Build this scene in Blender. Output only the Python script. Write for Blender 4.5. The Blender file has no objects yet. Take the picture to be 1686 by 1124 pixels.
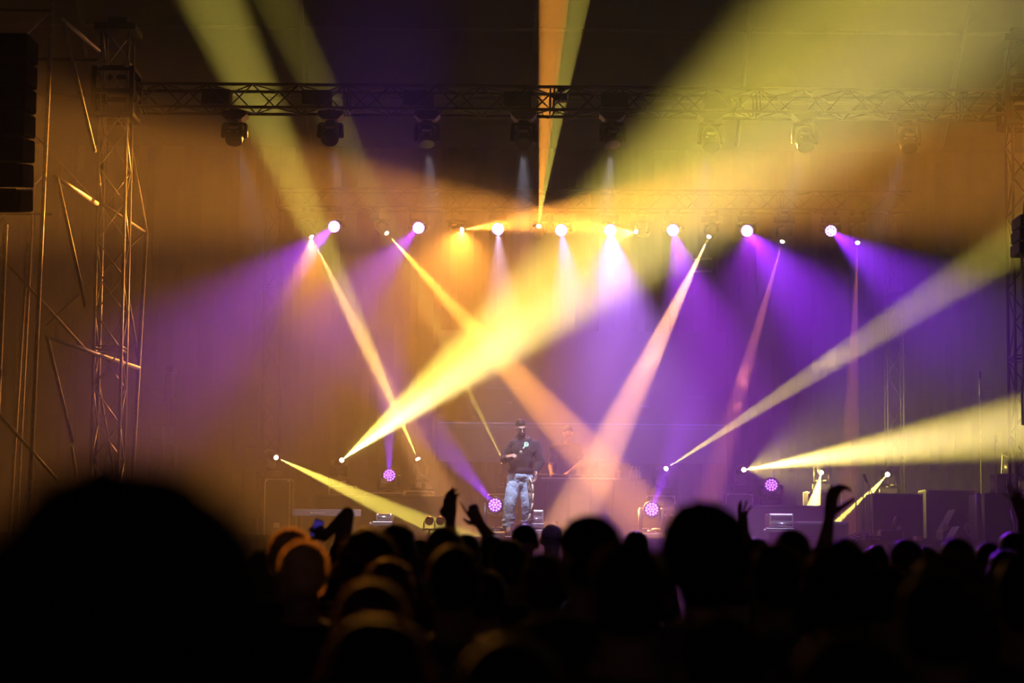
import bpy, bmesh, math, random
from mathutils import Vector, Matrix, Euler
import numpy as np
SC = bpy.context.scene
VX = 1.0
COL = SC.collection
R = math.radians
random.seed(7)

# ------------------------------------------------------------------ camera
W_PX, H_PX, F_PX = 1686.0, 1124.0, 3278.0
cam_d = bpy.data.cameras.new('camera')
cam = bpy.data.objects.new('camera', cam_d)
COL.objects.link(cam)
SC.camera = cam
cam_d.sensor_width = 36.0
cam_d.lens = 36.0 * F_PX / W_PX
cam_d.clip_start = 0.05
cam_d.clip_end = 300
cam_d.dof.use_dof = True
cam_d.dof.focus_distance = 29.0
cam_d.dof.aperture_fstop = 2.0
EYE = Vector((0, 0, 1.6))
PITCH = math.atan((932 - 562) / F_PX)
cam.location = EYE
ROLL = R(0.5)
CAM_R = Euler((R(90) + PITCH, 0, 0)).to_matrix() @ Matrix.Rotation(ROLL, 3, 'Z')
cam.rotation_euler = CAM_R.to_euler()


def ray(px, py):
    return CAM_R @ Vector(((px - W_PX / 2) / F_PX, -(py - H_PX / 2) / F_PX, -1.0))


def at(px, py, Y):
    """pixel of the photograph + distance from the camera -> point in the hall"""
    d = ray(px, py)
    return EYE + d * ((Y - EYE.y) / d.y)


def ppm(Y):
    return F_PX / Y


# ------------------------------------------------------------------ world, exposure, sampling quality
SC.view_settings.view_transform = 'Standard'
SC.view_settings.look = 'None'
SC.view_settings.exposure = 0.0
SC.view_settings.gamma = 1.0
SC.view_settings.use_curve_mapping = False
wd = bpy.data.worlds.new('night')
SC.world = wd
wd.use_nodes = True
wd.node_tree.nodes['Background'].inputs[0].default_value = (0.35, 0.22, 0.26, 1)
wd.node_tree.nodes['Background'].inputs[1].default_value = 0.06
cy = SC.cycles
cy.use_denoising = True
cy.denoiser = 'OPENIMAGEDENOISE'
cy.use_adaptive_sampling = False
cy.max_bounces = 3
cy.diffuse_bounces = 2
cy.glossy_bounces = 2
cy.transmission_bounces = 2
cy.transparent_max_bounces = 6
cy.volume_bounces = 1
cy.caustics_reflective = False
cy.caustics_refractive = False
cy.sample_clamp_indirect = 3
cy.use_light_tree = True

# ------------------------------------------------------------------ lamps of the rig: where they hang and where they point
# key: kind, lens pixel, depth, aim pixel, aim depth, half angle seen in the photo, colour, power, blend, falloff
YEL = (1.0, 0.78, 0.11)
ORA = (1.0, 0.36, 0.04)
PUR = (0.29, 0.02, 1.0)
LAV = (0.85, 0.62, 1.0)
MAG = (0.40, 0.025, 0.9)
WRM = (1.0, 0.72, 0.5)
BRN = (1.0, 0.33, 0.09)
LA2 = (0.50, 0.20, 1.0)
ORP = (1.0, 0.42, 0.14)
RED = (1.0, 0.25, 0.12)
ZT = 34.0
ZF = 33.0
BEAMS = {
 # beam heads on the floor: ..., power, blend, share of hot inverse-square light near the lens
 'F1': ('beam', (455, 753), ZF, (700, 866), 29.0, 5.0, YEL, 1300, .5, 4),
 'F2': ('beam', (563, 757), ZF, (1180, 262), 19.5, 11.8, YEL, 1200, 1, 8),
 'F3': ('beam', (688, 755), ZF, (350, 0), 27.6, 4.4, YEL, 1500, .7, 4),
 'F4': ('beam', (829, 760), ZF, (455, 0), 28, 3.0, YEL, 650, .7, 4),
 'F5': ('beam', (1097, 771), ZF, (1686, 390), 25.0, 3.8, YEL, 1000, .7, 4),
 'F6': ('beam', (1225, 773), ZF, (1686, 702), 22.0, 7.8, YEL, 780, .6, 10),
 'F7': ('beam', (1352, 778), ZF, (1340, 832), 32.0, 12, YEL, 2400, .3, 3),
 'F8': ('beam', (1461, 781), ZF, (1390, 858), 30.0, 7, YEL, 2300, .3, 3),
 # beam heads on the rear truss
 'T1': ('beam', (513, 390), ZT, (690, 745), 32.0, 4.2, ORP, 1400, .6, 4),
 'T2': ('beam', (637, 384), ZT, (1000, 785), 30, 5.0, ORA, 2600, .6, 4),
 'T3': ('beam', (761, 378), ZT, (1381, 298), 26, 11.2, ORA, 480, .8, 8),
 'T4': ('beam', (887, 372), ZT, (912, 0), 28.5, 4.2, ORA, 1700, .3, 3),
 'T5': ('beam', (1047, 381), ZT, (427, 310), 27, 10.5, ORA, 380, .8, 8),
 'T6': ('beam', (1167, 390), ZT, (935, 870), 29.6, 5.4, ORP, 2400, .6, 4),
 'T7': ('beam', (1288, 398), ZT, (1165, 830), 31.0, 3.6, RED, 900, .6, 2),
 'T8': ('beam', (1412, 400), ZT, (1400, 720), 31.0, 3.0, RED, 600, .6, 2),
 # LED wash heads on the rear truss
 'W1': ('wash', (550, 373), ZT, (440, 470), 24.0, 23, MAG, 950, 1, 0),
 'W2': ('wash', (689, 375), ZT, (600, 470), 24.0, 22, MAG, 780, 1, 0),
 'W3': ('wash', (820, 377), ZT, (825, 500), 24.0, 17, LAV, 600, 1, 0),
 'W4': ('wash', (924, 379), ZT, (945, 520), 24.0, 20, LA2, 800, 1, 0),
 'W5': ('wash', (1005, 379), ZT, (1025, 520), 24.0, 26, LA2, 1700, 1, 0),
 'W6': ('wash', (1108, 379), ZT, (1150, 540), 24.0, 25, MAG, 1200, 1, 0),
 'W7': ('wash', (1230, 380), ZT, (1290, 450), 25, 27, PUR, 1500, 1, 0),
 'W8': ('wash', (1368, 380), ZT, (1445, 440), 25, 25, PUR, 1500, 1, 0),
 # LED wash heads on the floor
 'W9': ('wash', (641, 782), 32.0, (640, 650), 27.0, 12, PUR, 300, 1, 0),
 'W10': ('wash', (815, 831), 29.5, (740, 745), 24, 13, PUR, 500, 1, 0),
 'W11': ('wash', (1073, 838), 29.5, (1110, 745), 24, 13, PUR, 400, 1, 0),
 'W12': ('wash', (1270, 798), 31.0, (1300, 640), 26, 7, PUR, 60, 1, 0),
}


# cones added to these heads for glow, rims and hot cores (T4: its yellow half): head, aim pixel, aim depth, half angle, colour, power, blend
ADDED_CONES = {
 'T1': [((495, 872), 6.0, 30, ORA, 2100, .7)],  # added cone that gives the fair-haired pair their orange rims
 'W7': [((1300, 640), 30.0, 46, MAG, 75, 1)],  # added for magenta glow in the air at the right
 'W5': [((1000, 640), 30.0, 34, MAG, 150, 1)],  # added for magenta glow in the air at centre
 'T3': [((745, 480), 33.0, 60, ORA, 170, 1)],  # added for orange glow in the air under the row
 'T4': [((950, 0), 28.5, 3.6, YEL, 800, .3)],
 'T5': [((480, 800), 8.0, 36, ORA, 120, 1), ((250, 560), 29.5, 36, BRN, 235, 1)],  # both added: rims on the crowd, then brown glow at the left
 'F2': [((760, 600), 30.0, 34, YEL, 10, 1), ((860, 550), 27.0, 7.0, WRM, 2800, 1)],  # both added: soft yellow glow, then a near-white core at the lens
 'F6': [((1400, 745), 33.3, 50, YEL, 170, 1), ((1500, 731), 27.0, 6, WRM, 3200, 1)],  # both added: yellow glow over the cases, then a near-white core
}


def lamp(key, k=-1):
    kind, lp, Y, ap, AY, half, colr, pw, blend = BEAMS[key][:9]
    hot = BEAMS[key][9]
    if k >= 0:  # an added cone, with its own aim and colour
        ap, AY, half, colr, pw, blend = ADDED_CONES[key][k]
        if half > 15 or colr == WRM:
            kind = 'wash'
    P = at(*lp, Y)
    A = at(*ap, AY)
    ax = (A - P).normalized()
    view = (P - EYE).normalized()
    s = ax.cross(view).length
    alpha = math.atan(math.tan(R(half)) * s)
    ld = bpy.data.lights.new('spot_beam', 'SPOT')
    ld.color = colr
    ld.energy = pw
    ld.spot_size = 2 * alpha
    ld.spot_blend = blend
    ld.shadow_soft_size = .004 if BEAMS[key][0] == 'beam' else .022
    ld.use_nodes = True
    nt = ld.node_tree
    em = nt.nodes['Emission']
    fo = nt.nodes.new('ShaderNodeLightFalloff')
    fo.inputs['Strength'].default_value = 1.0
    if kind == 'beam':
        # a tight column of light thins out more slowly than a bare bulb, with a hot stretch at the lens
        ml = nt.nodes.new('ShaderNodeMath')
        ml.operation = 'MULTIPLY_ADD'
        ml.inputs[1].default_value = hot
        nt.links.new(fo.outputs['Quadratic'], ml.inputs[0])
        nt.links.new(fo.outputs['Linear'], ml.inputs[2])
        nt.links.new(ml.outputs[0], em.inputs['Strength'])
    else:
        nt.links.new(fo.outputs['Quadratic'], em.inputs['Strength'])
    ld.energy = pw * (8 if kind == 'beam' else 25)
    o = bpy.data.objects.new('spot_beam', ld)
    COL.objects.link(o)
    o.location = P + ax * (.05 if BEAMS[key][0] == 'beam' else .04)
    o.rotation_euler = ax.to_track_quat('-Z', 'Y').to_euler()
    return o


# ------------------------------------------------------------------ materials
def mat(name, col, rough=.6, metal=0.0, emis=None, es=1.0, noise=0.0, scale=20, spec=.5, bump=0.0):
    m = bpy.data.materials.new(name)
    m.use_nodes = True
    nt = m.node_tree
    b = nt.nodes['Principled BSDF']
    b.inputs['Base Color'].default_value = (*col, 1)
    b.inputs['Roughness'].default_value = rough
    b.inputs['Metallic'].default_value = metal
    b.inputs['Specular IOR Level'].default_value = spec
    if emis:
        b.inputs['Emission Color'].default_value = (*emis, 1)
        b.inputs['Emission Strength'].default_value = es
        m.cycles.emission_sampling = 'NONE'
    if noise or bump:
        tc = nt.nodes.new('ShaderNodeTexCoord')
        n = nt.nodes.new('ShaderNodeTexNoise')
        n.inputs['Scale'].default_value = scale
        n.inputs['Detail'].default_value = 5
        nt.links.new(tc.outputs['Object'], n.inputs['Vector'])
        if noise:
            cr = nt.nodes.new('ShaderNodeValToRGB')
            cr.color_ramp.elements[0].position = .35
            cr.color_ramp.elements[1].position = .68
            cr.color_ramp.elements[0].color = (*[c * (1 - noise) for c in col], 1)
            cr.color_ramp.elements[1].color = (*[min(1, c * (1 + noise)) for c in col], 1)
            nt.links.new(n.outputs['Fac'], cr.inputs['Fac'])
            nt.links.new(cr.outputs['Color'], b.inputs['Base Color'])
        if bump:
            bp = nt.nodes.new('ShaderNodeBump')
            bp.inputs['Strength'].default_value = bump
            nt.links.new(n.outputs['Fac'], bp.inputs['Height'])
            nt.links.new(bp.outputs['Normal'], b.inputs['Normal'])
    return m


M = {
 'black': mat('black_powder_coat', (.008, .007, .008), .6, spec=.2, noise=.2, scale=30),
 'body': mat('fixture_plastic', (.011, .010, .011), .42, spec=.35, noise=.2, scale=40),
 'alu': mat('aluminium_tube', (.55, .52, .50), .42, .45, noise=.15, scale=14),
 'darktruss': mat('black_truss_tube', (.05, .045, .042), .42, .55, noise=.2, scale=14),
 'steel': mat('galvanised_steel', (.36, .33, .30), .6, .2, noise=.25, scale=18),
 'edge': mat('case_edging', (.55, .54, .55), .35, .6, noise=.1),
 'case': mat('case_laminate', (.03, .025, .032), .45, noise=.25, scale=12),
 'grey': mat('grey_riser_board', (.075, .068, .075), .6, noise=.15, scale=4),
 'greylight': mat('pale_grey_board', (.30, .28, .33), .55, noise=.1, scale=4),
 'deck': mat('stage_deck_ply', (.035, .03, .034), .35, noise=.3, scale=3, bump=.1),
 'skirt': mat('stage_skirt_cloth', (.02, .018, .02), .95, noise=.2, scale=6, bump=.3),
 'ground': mat('hall_concrete', (.06, .055, .052), .85, noise=.3, scale=1.5, bump=.2),
 'drape': mat('black_backdrop_cloth', (.006, .005, .006), .95, noise=.25, scale=2, bump=.2, spec=.05),
 'roof': mat('roof_membrane', (.012, .010, .011), .95, noise=.15, scale=.7, spec=.02),
 'chrome': mat('polished_silver', (.62, .64, .70), .22, .9, noise=.1, scale=6),
 'silver': mat('brushed_silver', (.5, .5, .56), .35, .7, noise=.15, scale=25),
 'white': mat('white_print', (.8, .8, .85), .5),
 'cable': mat('rubber_cable', (.015, .014, .014), .6),
 'lensdark': mat('dark_front_glass', (.05, .045, .045), .12, .2),
 'rim': mat('bare_metal_rim', (.55, .48, .42), .3, .9),
 'beamlens': mat('lit_beam_lens', (1, .8, .5), .3, emis=(1, .82, .55), es=9),
 'washled': mat('lit_wash_led', (.8, .5, 1), .3, emis=(.78, .42, 1), es=9),
 'washdim': mat('lit_wash_led_low', (.7, .3, 1), .3, emis=(.62, .20, 1), es=2.6),
 'washface': mat('wash_front_glass', (.08, .01, .16), .25, emis=(.25, .02, .75), es=.22),
 'washhot': mat('wash_front_glass_bright', (.3, .1, .6), .25, emis=(.6, .25, 1), es=2.2),
 'skin': mat('skin', (.42, .25, .19), .55, noise=.1, scale=9),
 'skindark': mat('skin_tanned', (.24, .13, .09), .6, noise=.1, scale=9),
 'hair': mat('dark_brown_hair', (.016, .010, .008), .55, spec=.28, noise=.4, scale=60, bump=.5),
 'hairblack': mat('black_hair', (.008, .006, .006), .55, spec=.28, noise=.4, scale=60, bump=.5),
 'hairbrown': mat('brown_hair', (.05, .028, .016), .55, spec=.28, noise=.4, scale=60, bump=.5),
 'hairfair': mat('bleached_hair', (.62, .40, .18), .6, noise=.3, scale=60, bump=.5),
 'hoodie': mat('black_hoodie_fleece', (.010, .008, .015), .9, noise=.3, scale=18, bump=.4),
 'denim': mat('light_blue_denim', (.38, .50, .68), .85, noise=.35, scale=11, bump=.5),
 'leopard': mat('patterned_side_panel', (.24, .20, .15), .8, noise=.85, scale=26, bump=.2),
 'cream': mat('cream_piping', (.70, .64, .50), .8),
 'green': mat('green_print', (.42, .75, .52), .7, emis=None),
 'tshirt': mat('charcoal_tshirt', (.02, .018, .02), .95, spec=.1, noise=.2, scale=14, bump=.3),
 'tshirt2': mat('maroon_tshirt', (.05, .018, .02), .95, spec=.1, noise=.2, scale=14, bump=.3),
 'tshirt3': mat('grey_tshirt', (.07, .065, .07), .95, spec=.1, noise=.2, scale=14, bump=.3),
 'trouser': mat('dark_trousers', (.02, .02, .026), .9, noise=.2, scale=14, bump=.3),
 'shoe': mat('dark_trainers', (.03, .02, .03), .5, noise=.3),
 'sole': mat('white_rubber_sole', (.75, .73, .78), .5),
 'felt': mat('black_cap_cloth', (.008, .007, .008), .95, spec=.05),
 'drumshell': mat('drum_shell_lacquer', (.16, .14, .13), .25, .2),
 'drumhead': mat('drum_skin', (.35, .32, .29), .5),
 'brass': mat('cymbal_bronze', (.60, .44, .22), .3, .9),
 'water': mat('clear_water_bottle', (.72, .70, .80), .15),
 'blue': mat('blue_screen_glow', (.1, .08, .5), .3, emis=(.14, .08, .75), es=.2),
 'wood': mat('wooden_bracket', (.35, .24, .15), .6, noise=.2),
}


def screen_mat():
    """LED wall: a nearly black picture with two thin pale-blue lines and a few short marks"""
    m = bpy.data.materials.new('led_wall_picture')
    m.use_nodes = True
    nt = m.node_tree
    b = nt.nodes['Principled BSDF']
    b.inputs['Base Color'].default_value = (.012, .01, .02, 1)
    b.inputs['Roughness'].default_value = .5
    tc = nt.nodes.new('ShaderNodeTexCoord')
    sp = nt.nodes.new('ShaderNodeSeparateXYZ')
    nt.links.new(tc.outputs['Generated'], sp.inputs[0])

    def math_(op, a, b_):
        n = nt.nodes.new('ShaderNodeMath')
        n.operation = op
        for i, v in enumerate((a, b_)):
            if hasattr(v, 'links'):
                nt.links.new(v, n.inputs[i])
            else:
                n.inputs[i].default_value = v
        return n.outputs[0]
    z = sp.outputs['Z']
    x = sp.outputs['X']

    def band(c, w):
        return math_('LESS_THAN', math_('ABSOLUTE', math_('SUBTRACT', z, c), 0), w)
    l1 = band(.292, .0028)
    l2 = band(.262, .0018)
    nz = nt.nodes.new('ShaderNodeTexNoise')
    nz.noise_dimensions = '1D'
    nt.links.new(x, nz.inputs['W'])
    nz.inputs['Scale'].default_value = 7
    s = math_('MULTIPLY', math_('ADD', math_('MULTIPLY', l1, 1.6), math_('MULTIPLY', l2, 1.0)), nz.outputs[0])
    low = math_('MULTIPLY', math_('LESS_THAN', z, .30), .035)
    s = math_('ADD', math_('MULTIPLY', s, .42), math_('ADD', low, .004))
    # short marks of the picture
    for (x0, x1, zz, g) in ((.17, .29, .56, .09), (.10, .13, .45, .10), (.24, .26, .45, .16), (.70, .735, .43, .22), (.86, .93, .5, .08), (.74, .79, .33, .05)):
        mk = math_('MULTIPLY', math_('MULTIPLY', math_('GREATER_THAN', x, x0), math_('LESS_THAN', x, x1)), band(zz, .006))
        s = math_('ADD', s, math_('MULTIPLY', mk, g))
    b.inputs['Emission Color'].default_value = (.34, .34, 1, 1)
    nt.links.new(s, b.inputs['Emission Strength'])
    m.cycles.emission_sampling = 'NONE'
    return m


# ------------------------------------------------------------------ mesh helpers
class MB:
    """collects shapes in world (or local) coordinates and links them as one mesh object"""

    def __init__(s):
        s.bm = bmesh.new()

    def _add(s, verts, mtx):
        for v in verts:
            v.co = mtx @ v.co

    def box(s, a, b, bev=0.0, rot=None, piv=None):
        r = bmesh.ops.create_cube(s.bm, size=1)
        c = [(a[i] + b[i]) / 2 for i in range(3)]
        d = [abs(b[i] - a[i]) for i in range(3)]
        for v in r['verts']:
            v.co = Vector([c[i] + v.co[i] * d[i] for i in range(3)])
        vs = r['verts']
        if bev:
            es = list({e for v in vs for e in v.link_edges})
            q = bmesh.ops.bevel(s.bm, geom=es, offset=bev, segments=2, affect='EDGES', profile=.5)
            vs = list({v for f in q['faces'] for v in f.verts} | {v for v in vs if v.is_valid})
        if rot is not None:
            piv = Vector(piv if piv is not None else c)
            for v in vs:
                v.co = piv + rot @ (v.co - piv)
        return s

    def frame(s, o, ax):
        """matrix with local z along ax at origin o"""
        return Matrix.Translation(o) @ Vector(ax).to_track_quat('Z', 'Y').to_matrix().to_4x4()

    def cyl(s, a, b, r, r2=None, seg=10, cap=True):
        a, b = Vector(a), Vector(b)
        d = b - a
        if d.length < 1e-6:
            return s
        q = bmesh.ops.create_cone(s.bm, cap_ends=cap, segments=seg, radius1=r, radius2=r if r2 is None else r2, depth=d.length)
        s._add(q['verts'], s.frame((a + b) / 2, d))
        return s

    def sph(s, c, r, seg=12, rot=None):
        q = bmesh.ops.create_uvsphere(s.bm, u_segments=seg, v_segments=max(6, seg * 2 // 3), radius=1)
        rr = Vector((r, r, r)) if not hasattr(r, '__len__') else Vector(r)
        for v in q['verts']:
            p = Vector((v.co.x * rr.x, v.co.y * rr.y, v.co.z * rr.z))
            if rot is not None:
                p = rot @ p
            v.co = Vector(c) + p
        return s

    def cap(s, a, b, ra, rb, seg=14):
        s.cyl(a, b, ra, rb, seg)
        s.sph(a, ra, seg)
        s.sph(b, rb, seg)
        return s

    def path(s, pts, r, seg=6):
        for i in range(len(pts) - 1):
            s.cyl(pts[i], pts[i + 1], r, seg=seg)
            if i:
                s.sph(pts[i], r, 6)
        return s

    def prism(s, pts, d):
        """outline pts (list of Vector) extruded by vector d"""
        v = [s.bm.verts.new(p) for p in pts]
        w = [s.bm.verts.new(Vector(p) + Vector(d)) for p in pts]
        s.bm.faces.new(v)
        s.bm.faces.new(w[::-1])
        n = len(v)
        for i in range(n):
            s.bm.faces.new((v[i], w[i], w[(i + 1) % n], v[(i + 1) % n]))
        return s

    def lathe(s, o, ax, prof, seg=20, caps=True):
        """prof: (radius, height) list round the axis ax from o"""
        m = s.frame(o, ax)
        rings = []
        for r, h in prof:
            rings.append([s.bm.verts.new(m @ Vector((r * math.cos(t), r * math.sin(t), h))) for t in [2 * math.pi * k / seg for k in range(seg)]])
        for a, b in zip(rings, rings[1:]):
            for k in range(seg):
                s.bm.faces.new((a[k], a[(k + 1) % seg], b[(k + 1) % seg], b[k]))
        if caps and prof[0][0] > 1e-5:
            s.bm.faces.new(rings[0][::-1])
        if caps and prof[-1][0] > 1e-5:
            s.bm.faces.new(rings[-1])
        return s

    def build(s, name, m, parent=None, smooth=False, origin=None):
        me = bpy.data.meshes.new(name)
        bmesh.ops.recalc_face_normals(s.bm, faces=s.bm.faces)
        base = Vector((0, 0, 0))
        if parent is not None:
            base = parent['_o'] if '_o' in parent else (0, 0, 0)
            base = Vector(base)
        elif origin is not None:
            base = Vector(origin)
        for v in s.bm.verts:
            v.co = v.co - base
        s.bm.to_mesh(me)
        s.bm.free()
        if smooth:
            for p in me.polygons:
                p.use_smooth = True
        o = bpy.data.objects.new(name, me)
        COL.objects.link(o)
        me.materials.append(m)
        if parent is not None:
            o.parent = parent
            o['_o'] = list(base)
        else:
            o.location = base
            o['_o'] = list(base)
        return o


def tag(o, label=None, cat=None, group=None, kind=None):
    for k, v in (('label', label), ('category', cat), ('group', group), ('kind', kind)):
        if v:
            o[k] = v
    return o


def thing(name, loc, label, cat, group=None):
    o = bpy.data.objects.new(name, None)
    COL.objects.link(o)
    o.location = loc
    o.empty_display_size = .2
    o['_o'] = list(loc)
    return tag(o, label, cat, group)


def struct(o):
    o['kind'] = 'structure'
    return o


def copy_tree(o, parent=None):
    c = o.copy()
    COL.objects.link(c)
    if parent is not None:
        c.parent = parent
    for ch in list(o.children):
        copy_tree(ch, c)
    return c


# ------------------------------------------------------------------ the setting
STAGE = 2.0
struct(MB().box((-26, -3, -.2), (26, 42, 0)).build('floor', M['ground']))
struct(MB().box((-13.5, 27.4, 0), (13.5, 40.5, STAGE)).build('floor_stage_deck', M['deck']))
bm = MB()
for i in range(150):
    x = -13.5 + i * .18
    bm.cyl((x, 27.37, .02), (x, 27.37, STAGE - .06), .06, seg=8)
struct(bm.build('trim_stage_skirt', M['skirt']))
bm = MB()
n = 260
pts = [(-21 + 42 * i / n, 40.6 + .05 * math.sin(i * 1.9) + .03 * math.sin(i * .7)) for i in range(n + 1)]
bmm = bm.bm
lo = [bmm.verts.new((x, y, 0)) for x, y in pts]
hi = [bmm.verts.new((x, y, 10.2)) for x, y in pts]
for i in range(n):
    bmm.faces.new((lo[i], lo[i + 1], hi[i + 1], hi[i]))
wall = bm.build('wall_back', M['drape'])
struct(wall)
sol = wall.modifiers.new('solid', 'SOLIDIFY')
sol.thickness = .03
# sloping membrane roof that climbs towards the hall
prof = [(41.5, 9.9), (36, 12.4), (30, 14.9), (22, 15.6), (-3, 15.6)]
bm = MB()
for (y0, z0), (y1, z1) in zip(prof, prof[1:]):
    bm.prism([Vector((-26, y0, z0)), Vector((-26, y1, z1)), Vector((-26, y1, z1 + .12)), Vector((-26, y0, z0 + .12))], (52, 0, 0))
struct(bm.build('ceiling', M['roof']))
struct(MB().box((-26.2, -3, 0), (-26, 42, 16)).build('wall_left', M['drape']))
struct(MB().box((26, -3, 0), (26.2, 42, 16)).build('wall_right', M['drape']))


def lattice_truss(name, A, B, wv, hv, r, label, cat, m, step=.32, group=None, rl=None):
    """box truss from A to B; wv and hv are the vectors across its section; > four chords, one lattice per face"""
    A, B, wv, hv = Vector(A), Vector(B), Vector(wv), Vector(hv)
    t = thing(name, A, label, cat, group)
    rl = rl or r * .5
    c = [Vector((0, 0, 0)), wv, wv + hv, hv]
    for k in range(4):
        MB().cyl(A + c[k], B + c[k], r, seg=8).build('chord', m, t, True)
    d = (B - A)
    n = max(2, int(d.length / step))
    n += n % 2
    for k in range(4):
        b = MB()
        p, q = c[k], c[(k + 1) % 4]
        for i in range(n):
            u0, u1 = d * (i / n), d * ((i + 1) / n)
            a0, a1 = (p, q) if (i + k) % 2 == 0 else (q, p)
            b.cyl(A + u0 + a0, A + u1 + a1, rl, seg=5)
            if i % 9 == 0:
                b.cyl(A + u0 + p, A + u0 + q, rl, seg=5)
                b.cyl(A + u0 + p + d.normalized() * .05, A + u0 + q + d.normalized() * .05, rl, seg=5)
        b.build('lattice', m, t, True)
    return t


# roof ribs seen dimly above the rig
for (x0, x1) in ((-8.5, -7.6), (-4.2, -3.7), (0.4, .4), (4.6, 4.1), (8.8, 8.0)):
    b = MB()
    b.cyl((x0, 40.3, 10.25), (x0 + (x1 - x0) * .4, 36, 12.2), .05).cyl((x0 + (x1 - x0) * .4, 36, 12.2), (x1, 30, 14.7), .05)
    o = b.build('roof_rib', M['darktruss'])
    struct(o)
for yy, zz in ((39, 10.85), (37, 11.75), (35, 12.6)):
    o = MB().cyl((-18, yy, zz), (18, yy, zz), .035).build('roof_purlin', M['darktruss'])
    struct(o)

# ------------------------------------------------------------------ front truss, its towers, the rear truss and its legs
YT = 26.0
A = at(226, 171, YT)
B = at(1662, 181, YT)
A.z = B.z = (A.z + B.z) / 2 - .04
front = lattice_truss('lighting_truss', A, B, (0, .42, 0), (0, 0, .31), .022,
                      'long black box truss spanning the stage in front, with unlit moving heads under it', 'truss', M['darktruss'], .30, 'box trusses')
FT_Z = A.z
RT_A, RT_B = at(455, 339, 33.95), at(1500, 345, 33.95)
lattice_truss('lighting_truss', RT_A, RT_B, (0, .4, 0), (0, 0, .32), .02,
              'dim rear box truss carrying the lit row of stage lights', 'truss', M['darktruss'], .32, 'box trusses')


def tower(px_bot, py_bot, px_top, Y, w, r, label, m, ztop, block=None, group='truss towers', step=.5):
    bot = at(px_bot, py_bot, Y)
    top = at(px_top, 200, Y)
    x0, x1 = bot.x, top.x
    A = Vector((bot.x, Y, STAGE if Y > 27.4 else 0))
    B = Vector((x0 + (x1 - x0) * (ztop - A.z) / (top.z - bot.z) * .5, Y, ztop))
    t = lattice_truss('truss_tower', A, B, (w, 0, 0), (0, w, 0), r, label, 'truss tower', m, step, group)
    if block:
        z0, z1 = block
        b = MB()
        g = .07
        X = A.x + (B.x - A.x) * ((z0 + z1) / 2 / ztop)
        for xx in (X - g, X + w + g):
            for yy in (Y - g, Y + w + g):
                b.box((xx - .03, yy - .03, z0), (xx + .03, yy + .03, z1))
        for z in (z0, z1, (z0 + z1) / 2):
            b.box((X - g - .03, Y - g - .03, z - .03), (X + w + g + .03, Y - g + .02, z + .03))
            b.box((X - g - .03, Y + w + g - .02, z - .03), (X + w + g + .03, Y + w + g + .03, z + .03))
            b.box((X - g - .03, Y - g, z - .03), (X - g + .03, Y + w + g, z + .03))
            b.box((X + w + g - .03, Y - g, z - .03), (X + w + g + .03, Y + w + g, z + .03))
        b.build('sleeve_block', M['black'], t)
        b = MB()
        b.box((X - .1, Y - .1, ztop - .1), (X + w + .1, Y + w + .1, ztop), .02)
        b.cyl((X + .05, Y + w / 2, ztop + .02), (X + w - .05, Y + w / 2, ztop + .02), .12, seg=16)
        b.build('head_block', M['black'], t)
        for dx in (0, w):
            MB().cyl((X + dx, Y - g - .05, z1 + .05), (X + dx, Y - g + .1, z1 + .05), .05, seg=12).build('roller', M['steel'], t)
    return t


zb0, zb1 = at(180, 192, 26).z, at(180, 117, 26).z
tower(152, 780, 162, 25.9, .36, .021, 'lattice truss tower at the left end of the front truss', M['alu'], at(180, 42, 26).z, (zb0, zb1))
tower(1672, 780, 1668, 25.9, .36, .021, 'lattice truss tower at the right end of the front truss', M['darktruss'], at(1670, 60, 26).z, (zb0, zb1))
tower(431, 730, 436, 34.9, .30, .016, 'slim dim lattice leg under the left end of the rear truss', M['darktruss'], at(440, 337, 34.9).z, None)
tower(1462, 760, 1462, 34.9, .28, .016, 'slim dim lattice leg under the right end of the rear truss', M['darktruss'], at(1462, 340, 34.9).z, None)


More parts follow.
